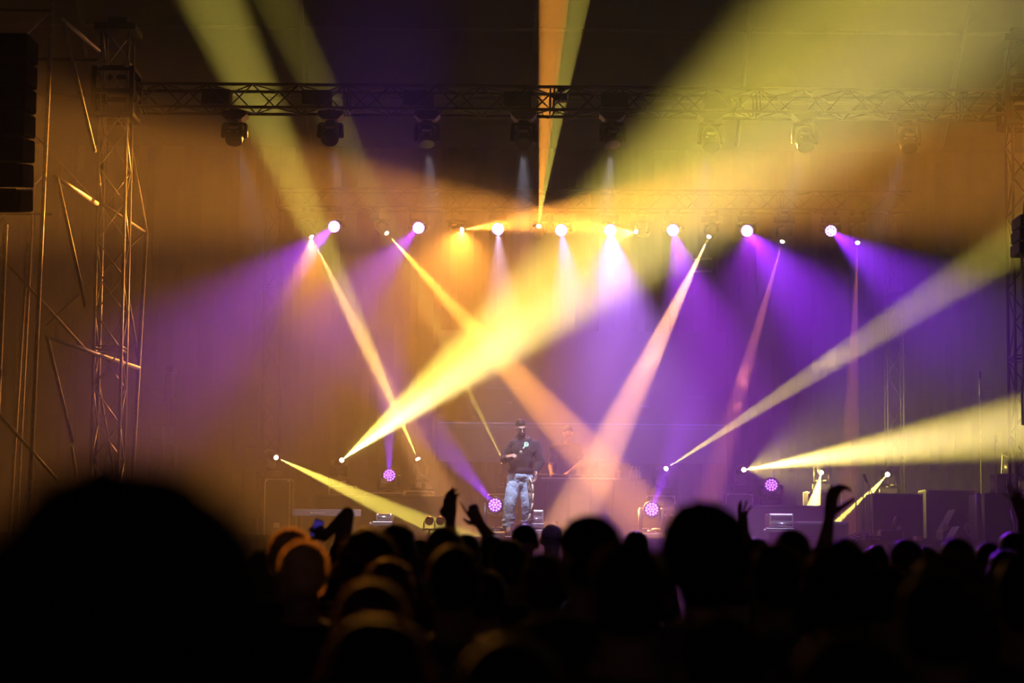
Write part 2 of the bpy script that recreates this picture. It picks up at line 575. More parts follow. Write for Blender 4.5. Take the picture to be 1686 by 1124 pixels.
# scaffold at the left, traced tube by tube: two rows of standards, a zigzag of braces
def scaffold():
    t = thing('scaffold_tower', Vector((at(60, 800, 24.5).x, 24.5, 0)),
              'tall tube scaffold with zigzag braces at the left edge beside the stage', 'scaffolding')
    Yn, Yf = 24.5, 26.6

    def std(p0, p1, Y, r=.027):
        a, b = at(*p0, Y), at(*p1, Y)
        k = (b - a) / (b.z - a.z)
        foot = a - k * a.z
        head = b
        MB().cyl(foot, head, r, seg=8).build('standard', M['steel'], t, True)
    std((50, 790), (88, -30), Yn)
    std((219, 770), (241, 380), Yf)
    std((0, 600), (10, 370), Yn)
    std((22, 780), (47, 380), Yf, .02)
    std((32, 780), (56, 300), Yf, .02)
    std((128, 800), (118, 735), Yn, .02)

    def br(name, p0, p1, Y0, Y1, r=.023, m='steel'):
        MB().cyl(at(*p0, Y0), at(*p1, Y1), r, seg=8).build(name, M[m], t, True)
    br('brace', (0, 98), (80, 20), Yn, Yn)
    br('brace', (104, 32), (163, 84), Yn, 25.5, .028, 'alu')
    br('brace', (104, 36), (156, 250), Yn, Yn)
    br('brace', (55, 220), (160, 335), Yf, Yf, .016)
    br('ledger', (90, 290), (160, 335), Yn, 25.7, .029, 'alu')
    br('brace', (94, 292), (141, 505), Yn, Yn)
    br('ledger', (160, 330), (240, 383), 25.7, Yf, .022)
    br('brace', (208, 200), (241, 382), Yf, Yf)
    br('brace', (0, 420), (140, 575), Yf, Yf)
    br('brace', (75, 535), (240, 382), Yf, Yf, .013)
    br('ledger', (76, 554), (229, 606), Yn, Yf, .029, 'alu')
    br('brace', (78, 558), (120, 728), Yn, Yn)
    br('brace', (204, 455), (228, 590), Yf, Yf)
    br('brace', (150, 560), (190, 790), Yf, Yf, .016)
    br('brace', (0, 684), (96, 792), Yn, Yn)
    br('brace', (0, 360), (70, 290), Yf, Yf, .014)
    br('ledger', (0, 16), (86, 18), Yn, Yn, .02, 'black')
    br('ledger', (50, 97), (160, 99), Yf, Yf, .022, 'black')
    br('ledger', (0, 352), (85, 352), Yf, Yf, .02, 'black')


scaffold()

# line arrays hanging at both sides
g = 'cabinets of the hanging line array at the left edge'
for k in range(7):
    p0 = at(-30, 52 + k * 42, 20)
    p1 = at(44 - k * 1.5, 90 + k * 42, 20)
    t = thing('line_array_speaker', ((p0.x + p1.x) / 2, 20, p1.z), 'black line array cabinet at the left edge, %s' % (
        'topmost of the hanging column', 'second from the top of the hanging column', 'third from the top of the hanging column',
        'fourth from the top of the hanging column', 'third from the bottom of the hanging column', 'second from the bottom of the hanging column',
        'lowest of the hanging column')[k], 'speaker', g)
    MB().box((p0.x, 20, p1.z), (p1.x, 20.5, p0.z), .02, Matrix.Rotation(R(2 + k * 1.5), 3, 'X')).build('cabinet', M['felt'], t)
    MB().box((p0.x + .05, 19.965, p1.z + .04), (p1.x - .05, 19.99, p0.z - .04), .0, Matrix.Rotation(R(2 + k * 1.5), 3, 'X')).build('grille', M['felt'], t)
for k in range(3):
    p0 = at(1680 - k, 352 + k * 22, 21)
    p1 = at(1730, 372 + k * 22, 21)
    t = thing('line_array_speaker', (p0.x + .2, 21, p1.z), 'dark line array cabinet at the right edge, %s of three' % ('top', 'middle', 'lowest')[k], 'speaker', 'cabinets of the hanging line array at the right edge')
    MB().box((p0.x, 21, p1.z), (p1.x, 21.4, p0.z), .015).build('cabinet', M['black'], t)
    MB().box((p0.x + .03, 20.97, p1.z + .02), (p1.x - .03, 20.99, p0.z - .02)).build('grille', M['felt'], t)
o = MB().path([at(1688, 330, 21.1), at(1682, 400, 21.1), at(1684, 500, 21.1), at(1685, 600, 21.1), at(1683, 640, 21.1), at(1684, 700, 21.1)], .016).build('speaker_cable', M['steel'])
tag(o, 'thin pale cable dropping down the right edge below the line array', 'cable')


# ------------------------------------------------------------------ moving heads
def moving_head(key, label, group, mount, base_z=None, power=True):
    """> base, yoke, head, lens, and the spot that shines out of it"""
    kind, lp, Y, ap, AY = BEAMS[key][:5]
    P = at(*lp, Y)
    ax = (at(*ap, AY) - P).normalized()
    wash = kind == 'wash'
    rl = .105 if wash else .040
    L = .20 if wash else .30
    rb = .125 if wash else .085
    piv = P - ax * L * .62
    up = Vector((0, 0, 1 if mount == 'hang' else -1))          # towards the base
    hx = Vector((ax.y, -ax.x, 0))
    hx = hx.normalized() if hx.length > .05 else Vector((1, 0, 0))
    h = .30 if wash else .32
    bc = piv + up * h
    if base_z is not None:
        h = max(.16, abs(piv.z - base_z) - .05)
        bc = piv + up * h
    if mount == 'hang':
        tz = RT_A.z + (RT_B.z - RT_A.z) * (piv.x - RT_A.x) / (RT_B.x - RT_A.x)
        h = max(.17, tz - piv.z - .165)
        bc = piv + up * h
    t = thing('wash_light' if wash else 'beam_light', bc + up * .06, label, 'stage light', group)
    # base
    b = MB()
    hy = hx.cross(up)
    rot = Matrix((hx, hy, up)).transposed()
    b.box((bc.x - .16, bc.y - .12, bc.z - .055), (bc.x + .16, bc.y + .12, bc.z + .055), .02, rot)
    b.build('base', M['body'], t)
    # yoke
    b = MB()
    sw = rb + .035
    pc = bc - up * .055
    b.cyl(pc, pc - up * .04, .07, seg=14)
    c = pc - up * .05
    for s in (-1, 1):
        b.cap(c + hx * s * .03, c + hx * s * sw, .026, .026, 8)
        b.cap(c + hx * s * sw, piv + hx * s * sw, .028, .036, 8)
        b.cyl(piv + hx * s * sw, piv + hx * s * (rb - .03), .03, seg=10)
    b.build('yoke', M['body'], t, True)
    # head: a shaped barrel with a finned back
    if wash:
        prof = [(.05, -L - .02), (.085, -L), (.115, -L * .7), (rb, -L * .35), (rb, -.012), (rb - .008, 0.0), (rl + .004, 0.0), (rl + .002, -.012)]
    else:
        prof = [(.05, -L - .05), (.075, -L - .03), (.09, -L * .8), (rb, -L * .4), (.074, -.05), (.06, -.004), (rl + .006, 0.0), (rl + .003, -.012)]
    b = MB()
    b.lathe(P, ax, prof, 24)
    hd = b.build('head', M['body'], t, True)
    # front glass and emitters
    b = MB()
    if wash:
        b.lathe(P, ax, [(rl, -.014), (rl, -.008)], 28)
        low = mount == 'floor'
        gl = b.build('lens', M['washface'] if low or key == 'W8' else M['washhot'], t)
        b = MB()
        u, v = hx, ax.cross(hx)
        spots = [(0, 0)] + [(.041 * math.cos(a), .041 * math.sin(a)) for a in [i * math.pi / 3 for i in range(6)]] + \
                [(.080 * math.cos(a), .080 * math.sin(a)) for a in [(i + .5) * math.pi / 6 for i in range(12)]]
        for (i, j) in spots:
            c = P + u * i + v * j - ax * .006
            b.lathe(c, ax, [(.0165, -.002), (.0165, .002), (.009, .006)], 10)
        b.build('led_array', M['washdim'] if low else M['washled'], t)
        b = MB()
        b.lathe(P, ax, [(rl + .004, -.002), (rl + .004, .003), (rl + .016, .003), (rl + .016, -.002), (rl + .004, -.002)], 28, False)
        b.build('bezel', M['rim'] if key == 'W12' else M['body'], t, True)
    else:
        b.lathe(P, ax, [(rl, -.012), (rl * .97, -.002), (rl * .6, .006)], 20)
        b.build('lens', M['beamlens'], t, True)
    if mount == 'hang':
        top = bc + up * .055
        for s in (-1, 1):
            b = MB()
            q = top + hx * s * .09
            b.box((q.x - .02, q.y - .02, q.z), (q.x + .02, q.y + .02, q.z + .05))
            b.cyl(q + Vector((0, -.02, .07)), q + Vector((0, .02, .07)), .04, seg=12)
            b.build('clamp', M['black'], t)
    else:
        for s in (-1, 1):
            b = MB()
            q = bc + up * .055 + hx * s * .13
            b.cyl(q, q + up * .012, .02, seg=8)
            b.build('foot', M['cable'], t)
    if power:
        for kk in range(-1, len(ADDED_CONES.get(key, []))):  # the head's own beam first, then its added cones
            spot = lamp(key, kk)
            spot.parent = t
            spot.matrix_parent_inverse = Matrix.Translation(-Vector(t['_o']))
    return t, bc + up * .067


G_TB = 'beam moving heads on the rear truss'
G_TW = 'LED wash heads on the rear truss'
G_FB = 'beam moving heads standing on the cases upstage'
G_FW = 'LED wash heads standing low on the stage'
for key, lab in {
 'T1': 'lit beam head at the left end of the rear truss, beam to lower right',
 'T2': 'small lit beam head second from the left on the rear truss, orange beam down right',
 'T3': 'lit beam head on the rear truss throwing a wide orange fan to the upper right',
 'T4': 'small lit beam head in the middle of the rear truss, beam straight up',
 'T5': 'lit beam head on the rear truss throwing a wide orange fan to the upper left',
 'T6': 'small lit beam head on the rear truss, long orange beam down to the DJ desk',
 'T7': 'small lit beam head hanging inside the purple glow, faint dark red beam down',
 'T8': 'small lit beam head farthest right on the rear truss, faint beam straight down',
}.items():
    moving_head(key, lab, G_TB, 'hang')
for key, lab in {
 'W1': 'round bright wash light at the left end of the row, purple glow down left',
 'W2': 'round bright wash light second from the left in the row, purple glow down left',
 'W3': 'round white wash light third from the left, pale beam straight down',
 'W4': 'round white wash light just right of the upright orange beam',
 'W5': 'round white wash light in the whitest glow, fifth from the left in the row',
 'W6': 'round white wash light sixth from the left, over the right orange beam',
 'W7': 'round wash light second from the right in the row, round violet glow below',
 'W8': 'round wash light at the right end of the row with its LED dots showing',
}.items():
    moving_head(key, lab, G_TW, 'hang')
STANDS = {}
for key, lab in {
 'F1': 'yellow beam head farthest left on the stage, beam running down to the right',
 'F2': 'yellow beam head left of the performer throwing the widest brightest beam to the upper right',
 'F3': 'yellow beam head on a case left of the performer, beam rising to the upper left',
 'F4': 'yellow beam head behind the performer at his elbow, thin beam up left',
 'F5': 'yellow beam head right of the DJ desk, long thin beam up to the right edge',
 'F6': 'yellow beam head at the right with a broad near level beam to the right edge',
 'F7': 'yellow beam head right of the purple wash light, short beam straight down',
 'F8': 'yellow beam head farthest right on the stage, beam running down left',
}.items():
    STANDS[key] = moving_head(key, lab, G_FB, 'floor')[1]
for key, lab, bz in (
 ('W9', 'purple LED wash head left of the performer below the yellow beams', None),
 ('W10', 'purple LED wash head low on the deck beside the performer\'s left-hand leg', STAGE),
 ('W11', 'purple LED wash head low on the deck before a case right of the DJ desk', STAGE),
 ('W12', 'purple LED wash head standing on the grey riser with its yoke plainly visible', at(1270, 831, 31).z)):
    STANDS[key] = moving_head(key, lab, G_FW, 'floor', bz)[1]

# the unlit (barely glowing) heads under the front truss
spots8 = [(386, 211, 'first', True), (544, 211, 'second', True), (703, 216, 'third', True), (862, 217, 'fourth', True),
          (1008, 217, 'fifth', True), (1170, 221, 'sixth', False), (1325, 221, 'seventh', False), (1495, 223, 'eighth', False)]
for k, (px, py, nth, _) in enumerate(spots8):
    c = at(px, py + 8, YT + .2)                  # tilt pivot of the head
    tiltx = (.10, -.04, .12, -.05, .15, .1, .1, .1)[k]
    t = thing('moving_head_light', (c.x, c.y, FT_Z - .02), {
        0: 'dark moving head under the front truss at its left end, beside the wide yellow beam',
        1: 'dark moving head under the front truss, second from the left, pale face plate showing',
        2: 'dark moving head under the front truss, third from the left',
        3: 'dark moving head under the front truss just left of the upright orange beam',
        4: 'dark moving head under the front truss just right of the upright orange beam',
        5: 'moving head under the front truss nearly lost at the left side of the yellow haze',
        6: 'moving head under the front truss lost in the yellow haze, second from the right',
        7: 'dim brown moving head under the front truss, farthest right'}[k], 'stage light', 'unlit moving heads hanging under the front truss')
    b = MB()
    zt = at(px, 185, YT + .2).z
    b.prism([Vector((c.x + dx, c.y - .13, zt + dz)) for dx, dz in ((-.15, 0), (.15, 0), (.175, -.05), (.10, -.12), (-.10, -.12), (-.175, -.05))], (0, .26, 0))
    b.build('base', M['body'], t)
    b = MB()
    b.cyl((c.x, c.y, zt - .11), (c.x, c.y, zt - .16), .07, seg=14)
    for s in (-1, 1):
        b.cap((c.x, c.y, zt - .155), (c.x + s * .13, c.y, zt - .165), .025, .028, 8)
        b.cap((c.x + s * .145, c.y, zt - .175), (c.x + s * .15, c.y, c.z - .04), .028, .034, 8)
    b.build('yoke', M['body'], t, True)
    a = Vector((tiltx * .4, -.55 if k in (1, 3) else -.42, -.85)).normalized()
    b = MB()
    b.lathe(c, a, [(.05, -.17), (.09, -.15), (.115, -.09), (.125, .02), (.118, .13), (.108, .15), (.098, .15), (.095, .14)], 20)
    b.build('head', M['body'], t, True)
    b = MB()
    b.lathe(c, a, [(.094, .139), (.094, .143)], 20)
    b.build('lens', M['lensdark'], t)
    b = MB()
    q = c + Vector((0, -.118, .045))
    b.box((q.x - .06, q.y - .012, q.z - .02), (q.x + .06, q.y, q.z + .028), .008, Matrix.Rotation(R(-28), 3, 'X'))
    b.box((q.x - .075, q.y - .008, q.z - .055), (q.x + .075, q.y + .004, q.z - .035), .004, Matrix.Rotation(R(-28), 3, 'X'))
    b.build('face_plate', M['rim'], t)
    for s in (-1, 1):
        b = MB()
        b.cyl((c.x + s * .04, c.y, zt), (c.x + s * .04, c.y, FT_Z + .01), .012, seg=6)
        b.cyl((c.x + s * .04 - .02, c.y, FT_Z), (c.x + s * .04 + .02, c.y, FT_Z), .035, seg=10)
        b.build('clamp', M['black'], t)
    # a weak cool white beam down on to the stage
    ld = bpy.data.lights.new('spot_beam', 'SPOT')
    ld.color = (.80, .78, 1)
    ld.energy = (900, 1400, 1800, 2600, 2600, 1800, 1400, 900)[k]
    ld.spot_size = R(26)
    ld.spot_blend = 1
    ld.shadow_soft_size = .06
    sp = bpy.data.objects.new('spot_beam', ld)
    COL.objects.link(sp)
    tgt = Vector((c.x * .75 + .1, 29.3, STAGE + .6))
    sp.location = c + (tgt - c).normalized() * .26
    sp.rotation_euler = (tgt - c).to_track_quat('-Z', 'Y').to_euler()
    sp.parent = t
    sp.matrix_parent_inverse = Matrix.Translation(-Vector(t['_o']))
    MB().path([Vector((c.x - .1, c.y + .05, zt)), Vector((c.x - .13, c.y + .05, FT_Z - .02))], .005).build('safety_wire', M['steel'], t)
# boxes carried inside the truss
for k, (x0, x1) in enumerate(((332, 378), (497, 544), (664, 712), (829, 874), (990, 1034), (1160, 1204))):
    a, b_ = at(x0, 141, YT + .06), at(x1, 166, YT + .06)
    z0 = FT_Z + .06
    t = thing('power_box', ((a.x + b_.x) / 2, YT + .1, z0), 'black box inside the front truss above the %s moving head from the left' % spots8[k][2], 'power box', 'black boxes set inside the front truss')
    MB().box((a.x, YT + .06, z0), (b_.x, YT + .34, z0 + .2), .01).build('housing', M['black'], t)
    MB().path([Vector((b_.x - .02, YT + .2, z0 + .05)), Vector((b_.x + .06, YT + .2, z0 - .06)), Vector((b_.x + .05, YT + .2, z0 - .12))], .007).build('lead', M['cable'], t)
# small lamp and looping leads on the truss
c = at(924, 158, YT)
t = thing('small_spotlight', (c.x, YT + .1, c.z - .05), 'little black spotlight clamped in the truss in front of the upright orange beam', 'stage light')
MB().box((c.x - .085, YT, c.z - .06), (c.x + .085, YT + .16, c.z + .03), .015).build('housing', M['body'], t)
MB().cyl((c.x, YT + .08, c.z + .02), (c.x, YT + .08, c.z + .16), .02).cyl((c.x - .05, YT + .08, c.z + .10), (c.x + .05, YT + .08, c.z + .10), .03).build('bracket', M['black'], t)
b = MB()
for (xa, xb, dip) in ((888, 916, 17), (908, 926, 10), (930, 945, 6)):
    pts = [at(xa + (xb - xa) * u / 8, 178 + dip * math.sin(math.pi * u / 8), YT + .02) for u in range(9)]
    b.path(pts, .006)
tag(b.build('looping_cable', M['cable']), 'black leads looping below the truss across the upright orange beam', 'cable')
# hoist chains


# ------------------------------------------------------------------ risers, cases and the rest of the backline
def pxbox(x0, y0, x1, y1, Y, depth, z_to=None):
    """corners of a box whose front face covers those pixels at distance Y"""
    a, b = at(x0, y0, Y), at(x1, y1, Y)
    z1 = (a.z + at(x1, y0, Y).z) / 2
    z0 = b.z if z_to is None else z_to
    return (a.x, Y, z0), (b.x, Y + depth, z1)


def riser(name, x0, y0, x1, Y, depth, m, label):
    a, b = pxbox(x0, y0, x1, y0 + 20, Y, depth, STAGE)
    t = thing(name, ((a[0] + b[0]) / 2, Y, STAGE), label, 'stage riser')
    MB().box((a[0], Y, b[2] - .04), (b[0], Y + depth, b[2]), .006).build('deck', m, t)
    n = max(1, round((b[0] - a[0]) / 2))
    for i in range(n):
        u0 = a[0] + (b[0] - a[0]) * i / n
        u1 = a[0] + (b[0] - a[0]) * (i + 1) / n
        MB().box((u0 + .01, Y + .02, STAGE + .02), (u1 - .01, Y + .05, b[2] - .04)).build('front_panel', m, t)
    for (xx, yy) in ((a[0] + .05, Y + .1), (b[0] - .05, Y + .1), (a[0] + .05, Y + depth - .1), (b[0] - .05, Y + depth - .1)):
        MB().box((xx - .03, yy - .03, STAGE), (xx + .03, yy + .03, b[2] - .04)).build('leg', M['black'], t)
    return b[2]


TOP_L = riser('stage_riser', 520, 815, 731, 31.6, 2.4, M['black'], 'black riser on the left of the stage with a pale lettered strip below it')
TOP_R = riser('stage_riser', 1110, 831, 1366, 30.6, 1.95, M['grey'], 'grey riser at the right carrying the plainly visible purple wash head')
TOP_M = riser('stage_riser', 800, 850, 1114, 32.62, 2.2, M['black'], 'low dark riser behind the DJ desk')


def case(x0, y0, x1, Y, depth, label, zfoot, group='road cases under the beam heads', lid=True):
    a, b = pxbox(x0, y0, x1, y0 + 10, Y, depth, zfoot)
    zt = b[2]
    t = thing('flight_case', ((a[0] + b[0]) / 2, Y, zfoot), label, 'flight case', group)
    MB().box((a[0] + .008, Y + .008, zfoot + .04), (b[0] - .008, Y + depth - .008, zt - .008)).build('body', M['case'], t)
    e = .016
    fr = MB()
    for zz in (zt - e, zfoot + .04):
        fr.box((a[0], Y, zz), (b[0], Y + e, zz + e)).box((a[0], Y + depth - e, zz), (b[0], Y + depth, zz + e))
        fr.box((a[0], Y, zz), (a[0] + e, Y + depth, zz + e)).box((b[0] - e, Y, zz), (b[0], Y + depth, zz + e))
    for xx in (a[0], b[0] - e):
        for yy in (Y, Y + depth - e):
            fr.box((xx, yy, zfoot + .04), (xx + e, yy + e, zt))
    fr.build('edge_trim', M['edge'], t)
    for s in (a[0] + .03, b[0] - .03):
        q = MB()
        q.sph((s, Y + .01, zt - .03), .025, 10)
        q.build('corner', M['edge'], t, True)
    MB().box(((a[0] + b[0]) / 2 - .05, Y - .006, zfoot + .2), ((a[0] + b[0]) / 2 + .05, Y + .004, zfoot + .28), .006).build('latch', M['edge'], t)
    for xx in (a[0] + .06, b[0] - .06):
        for yy in (Y + .06, Y + depth - .06):
            MB().cyl((xx - .012, yy, zfoot + .02), (xx + .012, yy, zfoot + .02), .02, seg=10).build('wheel', M['cable'], t)
    return t, zt


for key, x0, x1, lab in (
 ('F1', 436, 478, 'black edged case under the beam head farthest left on the stage'),
 ('F2', 541, 588, 'black edged case under the beam head of the widest yellow beam'),
 ('F3', 664, 714, 'black case with bright metal edging left of the raised fist'),
 ('F4', 802, 852, 'black case with a pale frame behind the performer\'s legs'),
 ('F5', 1062, 1112, 'black case with a pale frame behind the wash head right of the DJ desk'),
 ('F6', 1195, 1240, 'pale framed case behind the grey riser left of the plainly visible wash head'),
 ('F7', 1330, 1386, 'pale edged case behind the claw shaped raised hand'),
 ('F8', 1441, 1481, 'case beside the microphone stands at the right under a yellow beam head')):
    p = STANDS[key]
    YY = p.y - .25
    # the case top meets the foot of the head that stands on it
    yy = 800
    for _ in range(30):
        e = at((x0 + x1) / 2, yy, YY).z - (p.z - .012)
        yy += e * F_PX / YY * .9
    foot = {'F2': TOP_L, 'F3': TOP_L, 'F4': TOP_M, 'F5': TOP_M}.get(key, STAGE)
    foot = min(foot, p.z - .16)
    case(x0, yy, x1, YY, .55, lab, foot)

# one more case that the low purple wash head at left stands on
p = STANDS['W9']
yy = 800
for _ in range(30):
    yy += (at(641, yy, p.y - .2).z - (p.z - .012)) * F_PX / p.y * .9
case(600, yy, 664, p.y - .2, .5, 'black case with a pale top edge under the purple wash head left of the performer', TOP_L)

# tall dark cases and cabinets at the right
for x0, y0, x1, Y, lab in ((1436, 812, 1520, 31.2, 'tall dark case behind the stubby microphone base at the right'),
                           (1524, 806, 1606, 31.8, 'tall dark double case left of the large side speaker')):
    case(x0, y0, x1, Y, .6, lab, STAGE, 'tall dark cases at the right of the stage')

# pale strip with lettering too small to read, fixed along the riser
a, b = pxbox(481, 838, 594, 850, 30.4, .08)
t = thing('banner_strip', ((a[0] + b[0]) / 2, 30.4, a[2]), 'pale grey strip with small white lettering low at the left of the stage', 'banner')
MB().box(a, b, .006).build('board', M['greylight'], t)
lt = MB()
for i, (w, h) in enumerate(((2.6, 3.2), (2, 2), (2, 2), (1.6, 3), (2, 2), (2, 2), (2.2, 2), (1.6, 2), (2, 2))):
    q0, q1 = at(512 + i * 2.7, 845.5 - h, 30.39), at(512 + i * 2.7 + w * .75, 845.5, 30.39)
    lt.box((q0.x, 30.385, q1.z), (q1.x, 30.40, q0.z))
lt.build('lettering', M['white'], t)
for xx in (a[0] + .1, b[0] - .1):
    MB().box((xx - .02, 30.42, STAGE), (xx + .02, 30.46, a[2])).build('leg', M['black'], t)


def silver_unit(x0, x1, y0, y1, Y, n, label):
    """polished boxed unit: a bright lid block over slats with small round knobs at the ends"""
    a, b = pxbox(x0, y0, x1, y1, Y, .5)
    t = thing('silver_stage_unit', ((a[0] + b[0]) / 2, Y, STAGE), label, 'stage equipment', 'low silver units along the front of the stage')
    MB().box(a, b, .02).build('housing', M['silver'], t)
    w = b[0] - a[0]
    MB().cyl((a[0] + .02, Y, a[2] + .045), (b[0] - .02, Y, a[2] + .045), .03, seg=16).build('bright_bar', M['chrome'], t, True)
    MB().box((a[0] + .03, Y - .012, a[2] + .10), (b[0] - .03, Y + .01, b[2] - .03), .006, Matrix.Rotation(R(14), 3, 'X')).build('lid', M['chrome'], t)
    z = a[2]
    i = 0
    while z - .09 > STAGE + .02 and i < n:
        z -= .095
        MB().box((a[0] - .05, Y - .06 - .05 * i, z + .02), (b[0] + .01, Y + .3, z + .085), .01).build('slat', M['chrome'], t)
        MB().sph((a[0] - .07, Y - .07 - .05 * i, z + .05), .022, 10).build('knob', M['edge'], t, True)
        i += 1
    MB().box((a[0] + .05, Y + .05, STAGE), (b[0] - .05, Y + .4, a[2] + .02)).build('stand', M['black'], t)
    return t


silver_unit(870, 895, 839, 860, 29.35, 3, 'low silver unit with bright strips right behind the performer\'s feet')
silver_unit(1266, 1307, 845, 868, 29.2, 3, 'low silver unit with bright strips in front of the grey riser')
silver_unit(619, 646, 845, 857, 29.4, 1, 'low silver unit with one bright bar left of the twin spotlight silhouettes')

# purple-grey block standing at the riser's right end
a, b = pxbox(1311, 858, 1398, 905, 29.0, 1.0, STAGE)
t = thing('stage_box', ((a[0] + b[0]) / 2, 29, STAGE), 'dark rounded box before the grey riser with a yellow beam on its corner', 'speaker')
MB().box(a, b, .03).build('cabinet', M['grey'], t)
MB().box((a[0] + .05, 28.985, a[2] + .05), (b[0] - .05, 29.0, b[2] - .05), .0).build('grille', M['skirt'], t)

# lumpy little base with a stubby mast, wedge monitors, leads
a, b = pxbox(1450, 872, 1489, 893, 28.6, .3, STAGE)
t = thing('stubby_stand', ((a[0] + b[0]) / 2, 28.6, STAGE), 'dark block with a short thick mast leaning right, at the stage front', 'stage equipment')
MB().box(a, b, .03).build('block', M['case'], t)
MB().cap(at(1471, 872, 28.75), at(1476, 853, 28.75), .035, .035, 10).build('mast', M['body'], t, True)


def wedge(x0, y0, x1, Y, flip, label):
    a, b = pxbox(x0, y0, x1, y0 + 10, Y, .5, STAGE)
    z1 = b[2]
    t = thing('stage_monitor', ((a[0] + b[0]) / 2, Y, STAGE), label, 'speaker', 'wedge monitors at the right of the stage')
    w = b[0] - a[0]
    pr = [(0, 0), (w, 0), (w, .25 * (z1 - STAGE)), (w * .62, z1 - STAGE), (w * .42, z1 - STAGE), (0, .3 * (z1 - STAGE))]
    MB().prism([Vector((a[0] + (w - x if flip else x), Y, STAGE + z)) for x, z in pr], (0, .5, 0)).build('cabinet', M['case'], t)
    q = MB()
    s = -1 if flip else 1
    xx = a[0] + (w if flip else 0)
    q.path([Vector((xx + s * .02, Y - .01, STAGE + .34 * (z1 - STAGE))), Vector((xx + s * w * .40, Y - .01, z1 - .01))], .012)
    q.build('edge_rail', M['steel'], t)
    MB().cyl((xx + s * .03, Y - .03, STAGE + .22), (xx + s * .03, Y + .02, STAGE + .22), .05, seg=14).build('handle', M['steel'], t)
    return t


wedge(1552, 838, 1604, 29.1, False, 'dark wedge monitor with a bright slanted edge left of the side speaker')
wedge(1569, 866, 1598, 28.3, True, 'small pale edged wedge monitor tucked against the side speaker')
q = at(1515, 884, 28.2)
t = thing('stage_box', (q.x, 28.2, STAGE), 'small box with pale wooden end blocks at the stage front on the right', 'box')
a, b = pxbox(1519, 886, 1545, 905, 28.2, .3, STAGE)
MB().box(a, b, .01).build('body', M['case'], t)
a, b = pxbox(1509, 882, 1519, 905, 28.2, .25, STAGE)
MB().box(a, b, .01).build('end_block', M['wood'], t)
b = MB()
b.path([at(1398, 893, 28.6), at(1408, 886, 28.6), at(1420, 883, 28.6), at(1436, 882, 28.6), at(1452, 884, 28.6)], .016)
tag(b.build('arched_cable', M['cable'], None, True), 'black lead arching from the dark rounded box to the stubby stand', 'cable')
b = MB()
b.path([at(1404, 884, 28.9), at(1412, 892, 28.9), at(1430, 897, 28.7), at(1462, 897, 28.5), at(1500, 900, 28.4)], .014)
tag(b.build('floor_cable', M['edge'], None, True), 'pale lead lying on the deck below the stubby stand', 'cable')

# side speaker; pale colour of its rounded post stands in for reflected light
a, b = pxbox(1621, 812, 1740, 930, 27.9, 1.0, STAGE)
t = thing('side_speaker', ((a[0] + b[0]) / 2, 27.9, STAGE), 'large dark side speaker at the right edge with a pale rounded post', 'speaker')
MB().box(a, b, .02).build('cabinet', M['case'], t)
MB().box((a[0] + .06, 27.885, a[2] + .06), (b[0] - .06, 27.90, b[2] - .06)).build('grille', M['skirt'], t)
q0 = at(1613, 812, 27.86)
MB().cyl((q0.x, 27.95, STAGE), (q0.x, 27.95, q0.z), .042, seg=20).build('rounded_post', M['greylight'], t, True)

# stands
def mic_stand(x, ytop, Y, label, boom=None, zf=STAGE):
    top = at(x, ytop, Y)
    t = thing('microphone_stand', (top.x, Y, zf), label, 'microphone stand', 'microphone stands at the right of the stage')
    MB().cyl((top.x, Y, zf), (top.x, Y, top.z), .009, seg=8).build('pole', M['steel'], t, True)
    for k in range(3):
        a_ = k * 2.1 + .5
        MB().cyl((top.x, Y, zf + .12), (top.x + .28 * math.cos(a_), Y + .28 * math.sin(a_), zf + .01), .01, seg=6).build('leg', M['black'], t, True)
    if boom:
        p0, p1 = at(*boom[0], Y), at(*boom[1], Y)
        MB().cyl(p0, p1, .009, seg=8).build('boom', M['steel'], t, True)
        MB().cap(p1, p1 + (p1 - p0).normalized() * .09, .018, .024, 10).build('microphone', M['black'], t, True)
    return t


mic_stand(1409, 792, 28.9, 'leftmost thin microphone stand by the yellow beam running down left')
mic_stand(1421, 790, 28.4, 'thin dark straight microphone stand crossing the yellow beam')
mic_stand(1431, 800, 28.75, 'microphone stand with its boom slanting down right across the beam', ((1437, 815), (1427, 792)))
mic_stand(1640, 740, 29.6, 'tall bright stand rising behind the large side speaker', ((1641, 752), (1640, 728)))
t = mic_stand(1613, 640, 31.5, 'tall pale boom stand whose top pokes above the broad yellow beam at the right', ((1613, 650), (1613, 622)))

# drum kit at the right edge
c = at(1668, 790, 30.8)
t = thing('drum_kit', (c.x, 30.8, STAGE), 'pale drum kit partly cut off by the right edge behind the side speaker', 'drum kit')
def drum(name, px, py, Y, r, h, tilt=0):
    c = at(px, py, Y)
    ax = Vector((0, -math.sin(R(tilt)), math.cos(R(tilt))))
    d = MB().cyl(c - ax * h / 2, c + ax * h / 2, r, seg=28).build(name, M['drumshell'], t, True)
    MB().cyl(c + ax * h / 2, c + ax * (h / 2 + .012), r + .006, seg=28).build('skin_head', M['drumhead'], d)
    for k in range(8):
        a_ = k * math.pi / 4
        MB().cyl(c - ax * h * .45 + Vector((math.cos(a_) * (r + .01), math.sin(a_) * (r + .01), 0)), c + ax * h * .5 + Vector((math.cos(a_) * (r + .01), math.sin(a_) * (r + .01), 0)), .006, seg=5).build('lug', M['edge'], d)
drum('floor_tom', 1652, 800, 30.5, .2, .34)
drum('tom', 1678, 768, 31.1, .26, .36, 15)
c = at(1672, 812, 30.3)
b = MB(); b.lathe(c, (-.1, -.05, 1), [(.30, -.012), (.16, .006), (.05, .02), (.045, .04), (.01, .045)], 30); b.build('cymbal', M['brass'], t, True)
MB().cyl((c.x, c.y, STAGE), c, .012).build('cymbal_stand', M['steel'], t)
